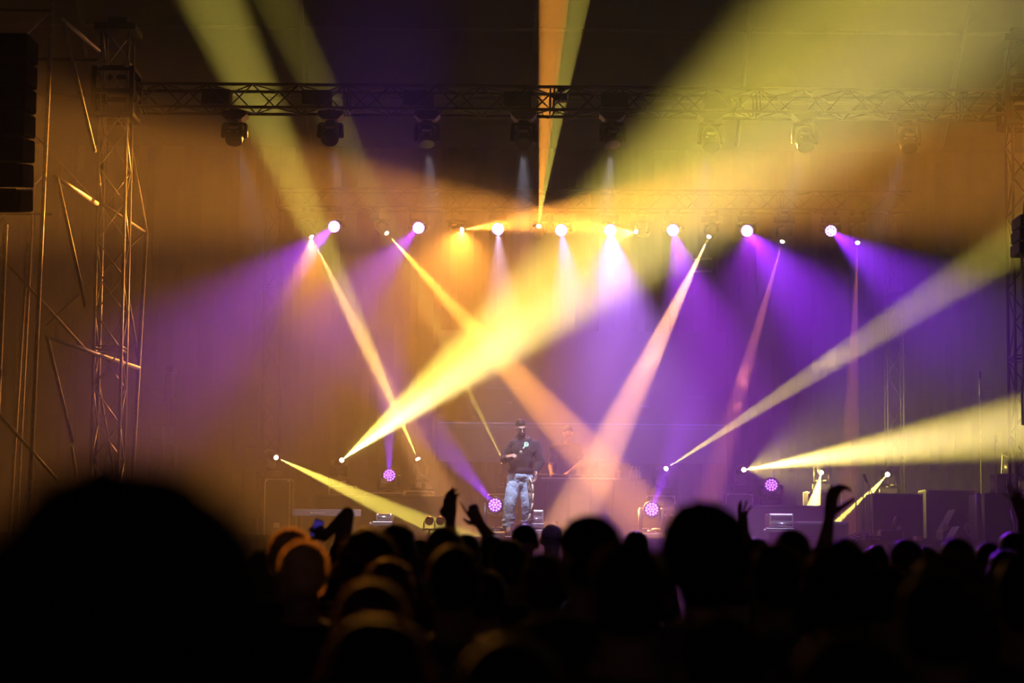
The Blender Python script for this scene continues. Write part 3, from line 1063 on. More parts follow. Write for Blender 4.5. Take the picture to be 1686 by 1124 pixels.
MB().cyl((at(1678, 768, 31.1).x, 31.1, STAGE), (at(1678, 768, 31.1).x, 31.1, at(1678, 780, 31.1).z), .02).build('tom_stand', M['steel'], t)
MB().cyl((at(1652, 800, 30.5).x, 30.5, STAGE), at(1652, 810, 30.5), .02).build('tom_leg', M['steel'], t)

# dark stacks and stands dimly seen at the far left of the stage
for k, (x, y0, w, Y, lab) in enumerate(((245, 700, 22, 33, 'dim tall stack of gear at the far left behind the big head, nearer the scaffold'),
                                  (272, 600, 12, 34, 'dim tall narrow post stack at the far left of the stage'),
                                  (400, 735, 26, 35, 'dim stack of gear at the foot of the left rear truss leg'))):
    a, b = pxbox(x, y0, x + w, y0 + 60, Y, .4, STAGE)
    t = thing('equipment_stack', ((a[0] + b[0]) / 2, Y, STAGE), lab, 'stage equipment')
    zz = STAGE
    i = 0
    while zz < b[2] - .1:
        h = min((.42, .3, .5)[i % 3], b[2] - zz)
        MB().box((a[0] + .02 * (i % 2), Y, zz), (b[0] - .03 * ((i + 1) % 2), Y + .4, zz + h - .01), .015).build('case_unit', M['case'], t)
        zz += h
        i += 1

# twin little spotlights at the stage front
for x, lab in ((707, 'left one of two tiny spotlight silhouettes at the end of the yellow beam'), (725, 'right one of two tiny spotlight silhouettes beside the raised fist')):
    c = at(x, 858, 28.0)
    t = thing('small_floor_spotlight', (c.x, 28, STAGE), lab, 'stage light', 'twin small spotlights on the stage front')
    b = MB()
    b.lathe(c + Vector((0, -.08, 0)), (0, 1, .15), [(.05, 0), (.062, .02), (.062, .10), (.045, .17), (.02, .19)], 16)
    b.build('housing', M['body'], t, True)
    b = MB()
    b.cyl((c.x - .075, 28, c.z), (c.x - .075, 28, c.z - .11), .01).cyl((c.x + .075, 28, c.z), (c.x + .075, 28, c.z - .11), .01).cyl((c.x - .08, 28, c.z - .11), (c.x + .08, 28, c.z - .11), .012)
    b.build('bracket', M['black'], t)
    MB().cyl((c.x, 28, STAGE), (c.x, 28, c.z - .11), .016).build('post', M['black'], t)
    MB().box((c.x - .1, 27.95, c.z - .125), (c.x + .1, 28.1, c.z - .105)).build('shelf', M['black'], t)

# LED wall
a, b = pxbox(722, 545, 1196, 763, 38.5, .12)
t = thing('led_wall', ((a[0] + b[0]) / 2, 38.5, a[2]), 'dark LED wall behind the stage with two thin pale lines across it', 'screen')
o = MB().box((a[0], 38.5, a[2]), (b[0], 38.56, b[2])).build('picture', screen_mat(), t)
MB().box((a[0], 38.57, a[2]), (b[0], 38.64, b[2])).build('back_panel', M['black'], t)
for u in (0, .25, .5, .75, 1):
    xx = a[0] + (b[0] - a[0]) * u
    MB().box((xx - .03, 38.66, STAGE), (xx + .03, 38.74, b[2])).build('support_post', M['black'], t)
# small beam clamps glinting in the row beside the right orange beam
for yy in (427, 447):
    o = MB().cyl(at(1140, yy, 33.97), at(1172, yy - 1, 33.97), .018).build('hanging_bar', M['alu'])
    tag(o, 'short metal bar glinting across the right orange beam, %s of two' % ('upper' if yy == 427 else 'lower'), 'bar', 'short bars hanging in the right orange beam')
for i, yy in enumerate((427,)):
    for xx in (1150, 1168):
        o = MB().cyl(at(xx, 341, 33.97), at(xx, 449, 33.97), .006, seg=5).build('hanging_wire', M['cable'])
        tag(o, 'thin wire holding the short bars, %s one' % ('left' if xx == 1150 else 'right'), 'wire')

# ------------------------------------------------------------------ DJ desk with its decks and bottles
YD = 31.0
a, b = pxbox(880, 787, 1064, 800, YD, .75)
ZD = b[2]
t = thing('dj_desk', ((a[0] + b[0]) / 2, YD, STAGE), 'dark cloth covered DJ desk in the middle of the stage', 'table')
MB().box((a[0], YD, ZD - .04), (b[0], YD + .75, ZD), .006).build('desk_top', M['case'], t)
q = MB()
q.box((a[0], YD + .01, STAGE + .3), (b[0], YD + .025, ZD - .03))
for i in range(5):
    xx = a[0] + (b[0] - a[0]) * (i + .5) / 5
    q.cyl((xx, YD + .03, STAGE + .3), (xx + .02, YD + .03, ZD - .03), .03, .024, seg=10)
q.build('front_cloth', M['skirt'], t)
MB().box((a[0] + .1, YD - .005, ZD - .012), (b[0] - .4, YD + .006, ZD + .004)).build('edge_strip', M['edge'], t)
for xx in (a[0] + .06, b[0] - .06):
    for yy in (YD + .1, YD + .68):
        MB().box((xx - .025, yy - .025, STAGE), (xx + .025, yy + .025, ZD - .04)).build('leg', M['black'], t)
for k, (x0, x1, lab) in enumerate(((886, 902, 'small pale media player on the DJ desk beside the performer\'s hand'), (908, 930, 'dark deck with tiny bright buttons on the DJ desk'), (935, 972, 'deck with a pale glinting top on the DJ desk'), (976, 1004, 'dark mixer at the right of the DJ\'s hands'))):
    p0, p1 = at(x0, 783, YD + .2), at(x1, 783, YD + .2)
    t = thing('dj_deck', ((p0.x + p1.x) / 2, YD + .3, ZD), lab, 'DJ deck', 'players and mixer on the DJ desk')
    MB().box((p0.x, YD + .15, ZD), (p1.x, YD + .5, ZD + .055), .008).build('body', M['case'], t)
    MB().cyl(((p0.x + p1.x) / 2, YD + .33, ZD + .056), ((p0.x + p1.x) / 2, YD + .33, ZD + .068), min(.12, (p1.x - p0.x) * .42), seg=24).build('jog_wheel', M['silver'], t)
    for j in range(4):
        xx = p0.x + (p1.x - p0.x) * (j + .5) / 4
        MB().sph((xx, YD + .17, ZD + .06), .012, 8).build('button', M['edge'], t)
for x, lab in ((1018, 'single clear bottle standing alone on the DJ desk'), (1041, 'left clear bottle of the cluster on the DJ desk'), (1047, 'middle clear bottle of the cluster on the DJ desk'), (1053, 'right clear bottle of the cluster on the DJ desk')):
    c = at(x, 787, YD + .25)
    t = thing('water_bottle', (c.x, YD + .25, ZD), lab, 'bottle', 'water bottles on the DJ desk')
    b = MB()
    b.lathe((c.x, YD + .25, ZD), (0, 0, 1), [(.028, 0), (.033, .01), (.033, .06), (.030, .07), (.033, .08), (.033, .13), (.014, .17), (.013, .185)], 14)
    b.build('bottle_body', M['water'], t, True)
    MB().cyl((c.x, YD + .25, ZD + .185), (c.x, YD + .25, ZD + .205), .016, seg=12).build('bottle_cap', M['white'], t)


# ------------------------------------------------------------------ people
def remeshed(name, mb, voxel, smooth=2, noise=0.0, nscale=12.0):
    me = bpy.data.meshes.new(name)
    bmesh.ops.recalc_face_normals(mb.bm, faces=mb.bm.faces)
    mb.bm.to_mesh(me)
    mb.bm.free()
    o = bpy.data.objects.new(name, me)
    COL.objects.link(o)
    r = o.modifiers.new('r', 'REMESH')
    r.mode = 'VOXEL'
    r.voxel_size = voxel * VX
    r.use_smooth_shade = True
    if smooth:
        s = o.modifiers.new('s', 'SMOOTH')
        s.factor = .5
        s.iterations = smooth
    dg = bpy.context.evaluated_depsgraph_get()
    out = bpy.data.meshes.new_from_object(o.evaluated_get(dg))
    out.name = name
    bpy.data.objects.remove(o)
    bpy.data.meshes.remove(me)
    if noise:
        from mathutils import noise as NZ
        for v in out.vertices:
            d = NZ.noise(v.co * nscale) + .6 * NZ.noise(v.co * nscale * 3.1)
            v.co += v.normal * d * noise
    for p in out.polygons:
        p.use_smooth = True
    return out


def hand(mb, W, d, n, side, curl=(.3, .35, .4, .5), thumb=.5, k=1.0, spread=.10, r=.0088):
    """palm, four fingers and a thumb. W wrist, d where the fingers point, n out of the palm, side +1/-1 for the thumb's side"""
    W, d, n = Vector(W), Vector(d).normalized(), Vector(n)
    n = (n - d * n.dot(d)).normalized()
    s = d.cross(n) * side
    for i in range(4):
        off = (1.5 - i) * .020 * k
        mb.cap(W + s * off * .6 + d * .008, W + d * .086 * k + s * off, .016 * k, .0125 * k, 10)
    mb.cap(W, W + d * .05 * k, .024 * k, .02 * k, 10)
    lens = ((.042, .026, .02), (.047, .029, .022), (.043, .027, .021), (.033, .021, .018))
    for i in range(4):
        off = (1.5 - i) * .021 * k
        p = W + d * .088 * k + s * off
        a = 0
        dd = (d + s * spread * (1.5 - i)).normalized()
        for j in range(3):
            a += curl[i] * (.8, 1.1, .8)[j]
            v = dd * math.cos(a) + n * math.sin(a)
            q = p + v * lens[i][j] * k
            mb.cap(p, q, r * k * (1.08, .98, .9)[j], r * k * (.98, .9, .82)[j], 8)
            p = q
    p = W + s * .024 * k + d * .018 * k
    v = (d * .55 + s * .85 + n * .3).normalized()
    q = p + v * .045 * k
    mb.cap(p, q, .016 * k, .0125 * k, 8)
    v2 = (v * (1 - thumb * .5) + d * .5 + n * thumb).normalized()
    q2 = q + v2 * .034 * k
    mb.cap(q, q2, .012 * k, .0105 * k, 8)
    mb.cap(q2, q2 + (v2 + n * thumb * .5).normalized() * .026 * k, .0105 * k, .009 * k, 8)


def head_prims(mb, c, rot, k=1.0, infl=0.0, face=True):
    """skull, jaw, nose, ears; the face looks along local -y"""
    c = Vector(c)

    def T(v):
        return c + rot @ (Vector(v) * k)
    mb.sph(T((0, .012, .022)), ((.075 + infl) * k, (.094 + infl) * k, (.092 + infl) * k), 20, rot)
    mb.sph(T((0, -.018, -.045)), ((.056 + infl) * k, (.066 + infl) * k, (.068 + infl) * k), 16, rot)
    if face:
        mb.cap(T((0, -.088, .008)), T((0, -.106, -.026)), .010 * k, .015 * k, 8)
        mb.cap(T((-.03, -.076, .03)), T((.03, -.076, .03)), .014 * k, .014 * k, 8)
        mb.cap(T((-.018, -.080, -.056)), T((.018, -.080, -.056)), .009 * k, .009 * k, 8)
        mb.sph(T((0, -.062, -.092)), (.024 * k, .022 * k, .02 * k), 10, rot)
        for s in (-1, 1):
            mb.sph(T((s * .034, -.066, -.012)), (.022 * k, .02 * k, .022 * k), 10, rot)
            mb.sph(T((s * .078, .012, -.004)), (.011 * k, .020 * k, .032 * k), 10, rot)


def ident():
    return Matrix.Identity(3)


# ---- the performer (local coordinates: x to the right of the picture, z up, facing -y)
PERF_Y = 28.7
PF = at(858, 884, PERF_Y)
PF.z = STAGE


def L(px, py, dy=0.0):
    return at(px, py, PERF_Y + dy)


perf = thing('person', PF, 'performer in a black hoodie and light blue jeans holding a microphone on stage', 'person')
hrot = Euler((R(24), R(-6), R(12))).to_matrix()
HC = L(857.5, 705, -.05)
J = {
 'neck': L(861, 724, .04), 'chest': L(860, 742, .0), 'belly': L(856, 768, -.02), 'pelv': L(856, 786, 0),
 'shL': L(845, 731, .02), 'shR': L(881, 732, .03), 'elL': L(830, 757, .06), 'elR': L(890, 760, .06),
 'wrL': L(831, 748, -.16), 'wrR': L(882, 776, -.02),
 'hipL': L(847, 790, 0), 'hipR': L(866, 790, .02), 'knL': L(839, 829, -.10), 'knR': L(868, 829, -.02),
 'anL': L(837, 868, -.04), 'anR': L(868, 870, .10)}
J['wrL'] = L(836, 752, -.20)
mb = MB()
head_prims(mb, HC, hrot, .97)
mb.cap(J['neck'], HC + Vector((0, .03, -.05)), .062, .052, 12)
mb.cap(J['shL'], J['shR'], .07, .07, 12)
mb.cap(J['chest'], J['belly'], .125, .10, 14)
mb.cap(J['belly'], J['pelv'], .10, .095, 14)
for s in 'LR':
    mb.cap(J['sh' + s], J['el' + s], .052, .042, 10)
    mb.cap(J['el' + s], J['wr' + s], .042, .028, 10)
    mb.cap(J['hip' + s], J['kn' + s], .078, .055, 10)
    mb.cap(J['kn' + s], J['an' + s], .056, .038, 10)
    mb.cap(J['an' + s], J['an' + s] + Vector((0, -.14, -.06)), .036, .03, 10)
# his right hand closes round the microphone, the left hangs loosely
hd = (J['wrL'] - J['elL']).normalized()
hand(mb, J['wrL'], Vector((.72, -.45, .18)), Vector((.1, .55, -.8)), 1, (1.0, 1.0, 1.05, 1.1), .9, 1.05)
hand(mb, J['wrR'], Vector((.04, -.22, -1)), Vector((-.8, -.35, .1)), -1, (.35, .4, .45, .5), .4, 1.0)
me = remeshed('body', mb, .0058, 2)
body = bpy.data.objects.new('body', me)
COL.objects.link(body)


def add_part(name, me, m, parent, base):
    for v in me.vertices:
        v.co -= base
    me.materials.clear()
    me.materials.append(m)
    o = bpy.data.objects.new(name, me)
    COL.objects.link(o)
    o.parent = parent
    o['_o'] = list(base)
    return o


bpy.data.objects.remove(body)
body = add_part('body', me, M['skin'], perf, PF)
# hoodie with gathered hood, loose sleeves, rib hem
mb = MB()
mb.cap(J['shL'] + Vector((.01, 0, -.01)), J['shR'] + Vector((-.01, 0, -.01)), .088, .088, 14)
mb.cap(L(862, 741, .01), L(858, 764, 0), .15, .15, 16)
mb.sph(L(862, 740, .01), (.205, .135, .13), 18)
mb.sph(L(858, 760, -.005), (.185, .145, .16), 18)
mb.sph(L(857, 775, -.005), (.186, .155, .085), 18)
mb.cap(J['shL'], J['elL'], .074, .062, 12)
mb.cap(J['shR'], J['elR'], .076, .066, 12)
mb.cap(J['elL'], J['elL'].lerp(J['wrL'], .80), .062, .042, 12)
mb.cap(J['elR'], J['elR'].lerp(J['wrR'], .88), .066, .044, 12)
for i in range(14):
    a = i * 2 * math.pi / 14
    c = J['neck'] + Vector((.098 * math.cos(a), .085 * math.sin(a) + .01, .004 + .035 * math.sin(a)))
    mb.sph(c, (.045, .045, .042), 10)
mb.sph(J['neck'] + Vector((.0, .10, -.03)), (.12, .075, .10), 12)
hoodie_me = remeshed('hoodie', mb, .008, 2, .006, 9)
from mathutils.bvhtree import BVHTree
bv = BVHTree.FromPolygons([v.co.copy() for v in hoodie_me.vertices], [tuple(p.vertices) for p in hoodie_me.polygons])


def onto(px, py, lift=.006):
    d = ray(px, py).normalized()
    hit = bv.ray_cast(EYE, d)
    return (hit[0] - d * lift) if hit[0] else at(px, py, PERF_Y - .2)


# the pale green mark printed on the chest: a round head with a slanting stem
g = MB()
cx, cy_ = 866.5, 731.5
ring = [onto(cx + 3.1 * math.cos(a), cy_ + 3.4 * math.sin(a)) for a in [i * 2 * math.pi / 12 for i in range(13)]]
g.path(ring, .009)
g.path([onto(cx + 1.2 * math.cos(a), cy_ + 1.2 * math.sin(a)) for a in [i * 2 * math.pi / 6 for i in range(7)]], .007)
g.path([onto(864.5, 734), onto(862.5, 736.5), onto(861.2, 738.2)], .011)
bm_ = g.bm
hoodie = add_part('hoodie', hoodie_me, M['hoodie'], perf, PF)
g.build('chest_print', M['green'], hoodie)
# drawstrings
for dx in (-4, 3):
    MB().path([onto(860 + dx, 726), onto(860 + dx * 1.1, 732), onto(860 + dx * 1.2, 738)], .004).build('drawstring', M['case'], hoodie)
# jeans: loose, crumpling at the ankle
mb = MB()
mb.sph(L(856, 783, 0), (.176, .145, .11), 18)
mb.cap(J['hipL'] + Vector((.02, 0, .02)), J['hipR'] + Vector((-.01, 0, .02)), .125, .125, 14)
mb.sph(L(856, 795, 0), (.10, .11, .09), 14)
for s, kx in (('L', -1), ('R', 1)):
    mb.cap(J['hip' + s], J['kn' + s], .108, .088, 14)
    mb.cap(J['kn' + s], J['an' + s], .088, .076, 14)
    for i in range(4):
        u = .62 + i * .1
        c = J['kn' + s].lerp(J['an' + s], u)
        mb.sph(c + Vector((.012 * (-1) ** i, 0, 0)), (.088, .084, .03), 12)
jeans = add_part('jeans', remeshed('jeans', mb, .009, 1, .008, 11), M['denim'], perf, PF)
# patterned side panel down his left leg with cream piping
mb = MB()
o1, o2 = Vector((.062, -.028, 0)), Vector((.052, -.045, 0))
mb.cap(L(869, 792, -.03) + o1 * .3, J['knR'] + o1 * .55, .062, .068, 12)
mb.cap(J['knR'] + o1 * .55, J['anR'] + o1 * .15, .068, .072, 12)
add_part('side_panel', remeshed('side_panel', mb, .009, 1, .008, 11), M['leopard'], jeans, PF)
mb = MB()
mb.path([L(872, 786, -.11), L(876.5, 797, -.13), L(878, 812, -.14), L(877, 828, -.15), L(873, 845, -.13), L(868, 862, -.10)], .013, 8)
mb.build('piping', M['cream'], jeans, True)
# shoes
for s in 'LR':
    a_ = J['an' + s]
    f = Vector((a_.x, a_.y, STAGE))
    mb = MB()
    mb.cap(f + Vector((0, .02, .07)), f + Vector((0, -.15, .055)), .05, .042, 12)
    mb.cap(f + Vector((0, .03, .10)), f + Vector((0, -.04, .10)), .045, .04, 12)
    sh = add_part('shoe', remeshed('shoe', mb, .008, 2), M['shoe'], perf, PF)
    mb = MB()
    mb.box(f + Vector((-.046, -.20, .0)), f + Vector((.046, .075, .028)), .012)
    mb.build('sole', M['sole'], sh)
    MB().path([f + Vector((-.02, -.06, .135)), f + Vector((.02, -.08, .125)), f + Vector((-.02, -.10, .115)), f + Vector((.02, -.12, .105))], .005).build('lace', M['white'], sh)
# hair: short crop, brows, beard, eyes
mb = MB()


def HT(v):
    return HC + hrot @ (Vector(v) * .97)


mb.sph(HT((0, .026, .046)), (.077, .090, .084), 18, hrot)
mb.sph(HT((0, -.030, .082)), (.058, .045, .035), 14, hrot)
add_part('hair', remeshed('hair', mb, .006, 1, .004, 40), M['hairblack'], perf, PF)
mb = MB()
for i in range(11):
    a_ = R(-78 + i * 15.6)
    mb.sph(HT((.056 * math.sin(a_), -.026 - .046 * math.cos(a_), -.078 - .016 * math.cos(a_))), (.012, .010, .017), 8, hrot)
mb.cap(HT((-.024, -.090, -.044)), HT((.024, -.090, -.044)), .007, .007, 8)
add_part('beard', remeshed('beard', mb, .005, 1, .002, 60), M['hair'], perf, PF)
for s in (-1, 1):
    MB().cap(HT((s * .016, -.092, .034)), HT((s * .046, -.080, .034)), .0055, .0045, 8).build('eyebrow', M['hairblack'], perf, True)
    MB().sph(HT((s * .031, -.078, .012)), .0125, 10).build('eye', M['hairblack'], perf, True)
# microphone in his hand
mp0 = J['wrL'] + Vector((-.01, -.055, -.05))
hold = J['wrL'] + Vector((.72, -.45, .18)).normalized() * .09 + Vector((.03, .03, -.015))
mdir = Vector((.75, .05, .55)).normalized()
t = thing('microphone', hold - mdir * .10, 'dark handheld microphone gripped at the performer\'s chest', 'microphone')
MB().cap(hold - mdir * .10, hold + mdir * .075, .013, .017, 12).build('handle', M['body'], t, True)
MB().sph(hold + mdir * .105, .027, 14).build('grille_ball', M['steel'], t, True)

# ---- the DJ behind the desk
YJ = YD + 1.02


def K(px, py, dy=0.0):
    return at(px, py, YJ + dy)


DF = Vector((K(934, 787).x, YJ + .05, at(954, 850, 32.2).z if YJ > 32.62 else STAGE))
dj = thing('person', DF, 'DJ in a dark top bent over the desk with both hands on the decks', 'person')
D = {'neck': K(934, 731, .02), 'chest': K(934, 752, .02), 'pelv': K(932, 795, .12), 'shL': K(914, 739, .02), 'shR': K(951, 739, .02),
     'elL': K(906, 768, -.10), 'elR': K(957, 762, -.08), 'wrL': K(908, 779, -.48), 'wrR': K(937, 777, -.46)}
dh = K(935, 714, -.06)
drot = Euler((R(28), 0, R(4))).to_matrix()
mb = MB()
head_prims(mb, dh, drot)
mb.cap(D['neck'], dh + Vector((0, .03, -.05)), .06, .052, 12)
mb.cap(D['shL'], D['shR'], .075, .075, 12)
mb.cap(D['chest'], D['pelv'], .13, .13, 14)
for s in 'LR':
    mb.cap(D['sh' + s], D['el' + s], .05, .042, 10)
    mb.cap(D['el' + s], D['wr' + s], .041, .028, 10)
    hx = -1 if s == 'L' else 1
    hp = Vector((D['pelv'].x + hx * .09, DF.y + .05, D['pelv'].z - .02))
    kn = Vector((hp.x, DF.y, (hp.z + STAGE) / 2))
    mb.cap(hp, kn, .085, .06, 10)
    mb.cap(kn, Vector((hp.x, DF.y + .05, STAGE + .08)), .056, .04, 10)
    mb.cap(Vector((hp.x, DF.y + .05, STAGE + .06)), Vector((hp.x, DF.y - .1, STAGE + .04)), .04, .035, 10)
hand(mb, D['wrL'], (.05, -1, -.25), (0, -.2, -1), 1, (.3, .3, .35, .4), .3)
hand(mb, D['wrR'], (-.5, -1, -.25), (0, -.2, -1), -1, (.3, .3, .35, .4), .3)
add_part('body', remeshed('body', mb, .007, 2), M['skin'], dj, DF)
mb = MB()
mb.cap(D['shL'], D['shR'], .092, .092, 12)
mb.cap(D['chest'], D['pelv'], .165, .155, 14)
for s in 'LR':
    mb.cap(D['sh' + s], D['sh' + s].lerp(D['el' + s], .65), .072, .068, 12)
add_part('tshirt', remeshed('tshirt', mb, .010, 2, .005), M['tshirt3'], dj, DF)
mb = MB()
for s in 'LR':
    hx = -1 if s == 'L' else 1
    hp = Vector((D['pelv'].x + hx * .09, DF.y + .05, D['pelv'].z - .02))
    mb.cap(hp, Vector((hp.x, DF.y + .02, STAGE + .12)), .11, .065, 12)
add_part('trousers', remeshed('trousers', mb, .012, 2), M['trouser'], dj, DF)
mb = MB()
mb.sph(dh + drot @ Vector((0, .026, .046)), (.081, .094, .084), 18, drot)
add_part('hair', remeshed('hair', mb, .008, 1, .003, 40), M['hair'], dj, DF)
for s in (-1, 1):
    MB().sph(dh + drot @ Vector((s * .031, -.080, .012)), .011, 10).build('eye', M['hairblack'], dj, True)


# ------------------------------------------------------------------ the crowd, seen from behind
ROT180 = Matrix.Rotation(math.pi, 3, 'Z')


def crowd_prims(mb, arms=True, wide=1.0, skip=None):
    """standing figure facing +y, 1.75 tall, feet at the origin"""
    head_prims(mb, (0, 0, 1.63), ROT180)
    mb.cap((0, -.01, 1.45), (0, -.005, 1.58), .058, .054, 12)
    mb.cap((-.15 * wide, 0, 1.40), (.15 * wide, 0, 1.40), .07, .07, 12)
    mb.sph((0, 0, 1.44), (.13 * wide, .07, .05), 12)
    mb.cap((0, 0, 1.25), (0, 0, 1.08), .135 * wide, .12, 14)
    mb.cap((-.06, 0, .98), (.06, 0, .98), .13, .13, 12)
    for s in (-1, 1):
        mb.cap((s * .09, 0, .93), (s * .10, .01, .50), .088, .058, 10)
        mb.cap((s * .10, .01, .50), (s * .11, -.02, .09), .056, .036, 10)
        mb.cap((s * .11, -.02, .05), (s * .12, .14, .035), .04, .034, 10)
        if s == skip:
            continue
        mb.cap((s * .19 * wide, 0, 1.39), (s * .25 * wide, .01, 1.11), .052, .042, 10)
        mb.cap((s * .25 * wide, .01, 1.11), (s * .22, .13, .89), .042, .028, 10)
        if arms:
            hand(mb, (s * .22, .13, .89), (0, .3, -1), (-s, 0, 0), s, (.3, .35, .4, .45), .3)


def shirt_prims(mb, wide=1.0, skip=None, long=False):
    mb.cap((-.15 * wide, 0, 1.39), (.15 * wide, 0, 1.39), .084, .084, 12)
    mb.sph((0, 0, 1.43), (.145 * wide, .085, .06), 12)
    mb.cap((0, 0, 1.25), (0, 0, 1.02), .165 * wide, .155, 14)
    mb.cap((-.06, 0, .96), (.06, 0, .96), .15, .15, 12)
    for s in (-1, 1):
        if s == skip:
            continue
        mb.cap((s * .19 * wide, 0, 1.385), (s * .235 * wide, .01, 1.19), .068, .062, 10)
        if long:
            mb.cap((s * .235 * wide, .01, 1.19), (s * .25 * wide, .01, 1.11), .062, .058, 10)
            mb.cap((s * .25 * wide, .01, 1.11), (s * .222, .12, .91), .058, .042, 10)


def trouser_prims(mb):
    mb.cap((-.05, 0, .95), (.05, 0, .95), .145, .145, 12)
    for s in (-1, 1):
        mb.cap((s * .09, 0, .93), (s * .10, .01, .50), .105, .078, 10)
        mb.cap((s * .10, .01, .50), (s * .11, -.02, .11), .076, .062, 10)


def hair_mesh(kind):
    mb = MB()
    c = Vector((0, 0, 1.63))

    def S(p, r):
        mb.sph(c + Vector(p), r, 18)
    n = .004
    if kind == 'short':
        S((0, -.016, .032), (.080, .094, .088))
        S((0, -.03, -.01), (.072, .078, .075))
    elif kind == 'crop':
        S((0, -.014, .034), (.078, .096, .084))
        n = .002
    elif kind == 'bushy':
        S((0, -.015, .035), (.105, .115, .105))
        S((-.05, -.03, .0), (.06, .07, .07))
        S((.05, -.03, .0), (.06, .07, .07))
        S((0, -.06, -.04), (.085, .05, .075))
        n = .010
    elif kind == 'long':
        S((0, -.016, .030), (.088, .10, .090))
        mb.cap(c + Vector((0, -.045, .0)), c + Vector((0, -.065, -.24)), .088, .075, 14)
        mb.cap(c + Vector((-.06, -.02, 0)), c + Vector((-.085, -.04, -.22)), .04, .035, 10)
        mb.cap(c + Vector((.06, -.02, 0)), c + Vector((.085, -.04, -.22)), .04, .035, 10)
        n = .006
    elif kind == 'bun':
        S((0, -.016, .030), (.082, .096, .088))
        S((0, -.085, .085), (.045, .045, .045))
        S((0, -.05, -.03), (.068, .06, .07))
    elif kind == 'cap':
        S((0, -.012, .040), (.083, .099, .080))
        S((0, -.03, -.02), (.072, .075, .07))
        mb.box(c + Vector((-.065, .06, .045)), c + Vector((.065, .165, .06)), .006)
        n = .001
    return remeshed('hair', mb, .009 if kind != 'crop' else .008, 1, n, 30)


mb = MB(); crowd_prims(mb); BODY_ME = remeshed('body', mb, .0105, 2)
mb = MB(); crowd_prims(mb, True, 1.12); BODYW_ME = remeshed('body', mb, .0105, 2)
mb = MB(); shirt_prims(mb); SHIRT_ME = remeshed('tshirt', mb, .012, 2, .005, 8)
mb = MB(); shirt_prims(mb, 1.12, None, True); SHIRTW_ME = remeshed('sweatshirt', mb, .012, 2, .006, 8)
mb = MB(); trouser_prims(mb); TROUS_ME = remeshed('trousers', mb, .014, 2, .004, 8)
HAIR = {k: hair_mesh(k) for k in ('short', 'crop', 'bushy', 'long', 'bun', 'cap')}


def fuzz_mat(name, col):
    m = bpy.data.materials.new(name)
    m.use_nodes = True
    nt = m.node_tree
    nt.nodes.clear()
    out = nt.nodes.new('ShaderNodeOutputMaterial')
    mx = nt.nodes.new('ShaderNodeMixShader')
    d = nt.nodes.new('ShaderNodeBsdfDiffuse')
    t = nt.nodes.new('ShaderNodeBsdfTranslucent')
    for n in (d, t):
        n.inputs['Color'].default_value = (*col, 1)
    mx.inputs[0].default_value = .7
    nt.links.new(d.outputs[0], mx.inputs[1])
    nt.links.new(t.outputs[0], mx.inputs[2])
    nt.links.new(mx.outputs[0], out.inputs['Surface'])
    return m


FUZZ_M = {'hair': fuzz_mat('loose_dark_strands', (.07, .04, .025)), 'hairblack': fuzz_mat('loose_black_strands', (.04, .028, .022)),
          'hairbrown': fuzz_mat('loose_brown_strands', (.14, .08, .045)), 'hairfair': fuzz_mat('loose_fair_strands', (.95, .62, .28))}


def fuzz_mesh(me, n, ln, wd, seed):
    rnd = random.Random(seed)
    bm = bmesh.new()
    vs = [v for v in me.vertices if v.normal.z > -.55]
    for _ in range(n):
        v = rnd.choice(vs)
        d = (v.normal + Vector((rnd.uniform(-.5, .5), rnd.uniform(-.5, .5), rnd.uniform(-.7, .3)))).normalized()
        s = d.cross(Vector((rnd.uniform(-1, 1), rnd.uniform(-1, 1), rnd.uniform(-1, 1)))).normalized() * wd
        L_ = ln * rnd.uniform(.5, 1.3)
        p = v.co - v.normal * .002
        q = p + d * L_ * .6
        r = q + (d + Vector((0, 0, -.6))).normalized() * L_ * .5
        a = [bm.verts.new(x) for x in (p - s, p + s, q + s * .8, q - s * .8, r)]
        bm.faces.new(a[:4])
        bm.faces.new((a[3], a[2], a[4]))
    o = bpy.data.meshes.new('loose_strands')
    bm.to_mesh(o)
    bm.free()
    return o


FUZZ = {k: fuzz_mesh(HAIR[k], 1500, .016 if k in ('bushy', 'long') else .011, .0006, i) for i, k in enumerate(('short', 'bushy', 'long', 'bun', 'crop'))}
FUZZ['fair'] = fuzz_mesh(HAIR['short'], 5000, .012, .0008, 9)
G_CROWD = 'people in the crowd seen from behind'


def child(name, me, m, parent):
    o = bpy.data.objects.new(name, me)
    COL.objects.link(o)
    o.parent = parent
    if m is not None:
        o.material_slots[0].link = 'OBJECT' if me.materials else 'OBJECT'
        o.material_slots[0].material = m
    return o


for me_ in [BODY_ME, BODYW_ME, SHIRT_ME, SHIRTW_ME, TROUS_ME] + list(HAIR.values()) + list(FUZZ.values()):
    me_.materials.clear()
    me_.materials.append(M['skindark'])


def place_crowd(px, top, w, hair='short', label='', body=0, hm='hair', sm='tshirt', turn=0, wid=.165, Y=None, lean=0):
    Y = Y or F_PX * wid / w
    c = at(px, top - w * .04, Y)
    k = c.z / {'bushy': 1.775, 'long': 1.755, 'bun': 1.765}.get(hair, 1.755)
    t = thing('person', (c.x, Y, 0), label, 'person', G_CROWD)
    t.scale = (max(k, .97) if k < .97 else k,) * 2 + (k,)
    t.rotation_euler = (0, R(lean), R(turn))
    child('body', BODYW_ME if body else BODY_ME, M['skindark'], t)
    child('sweatshirt' if body else 'tshirt', SHIRTW_ME if body else SHIRT_ME, M[sm], t)
    child('trousers', TROUS_ME, M['trouser'], t)
    child('cap' if hair == 'cap' else 'hair', HAIR[hair], M['felt' if hair == 'cap' else hm], t)
    if hair != 'cap':
        child('loose_strands', FUZZ['fair' if hm == 'hairfair' else hair], FUZZ_M[hm], t)['kind'] = 'stuff'
    return t


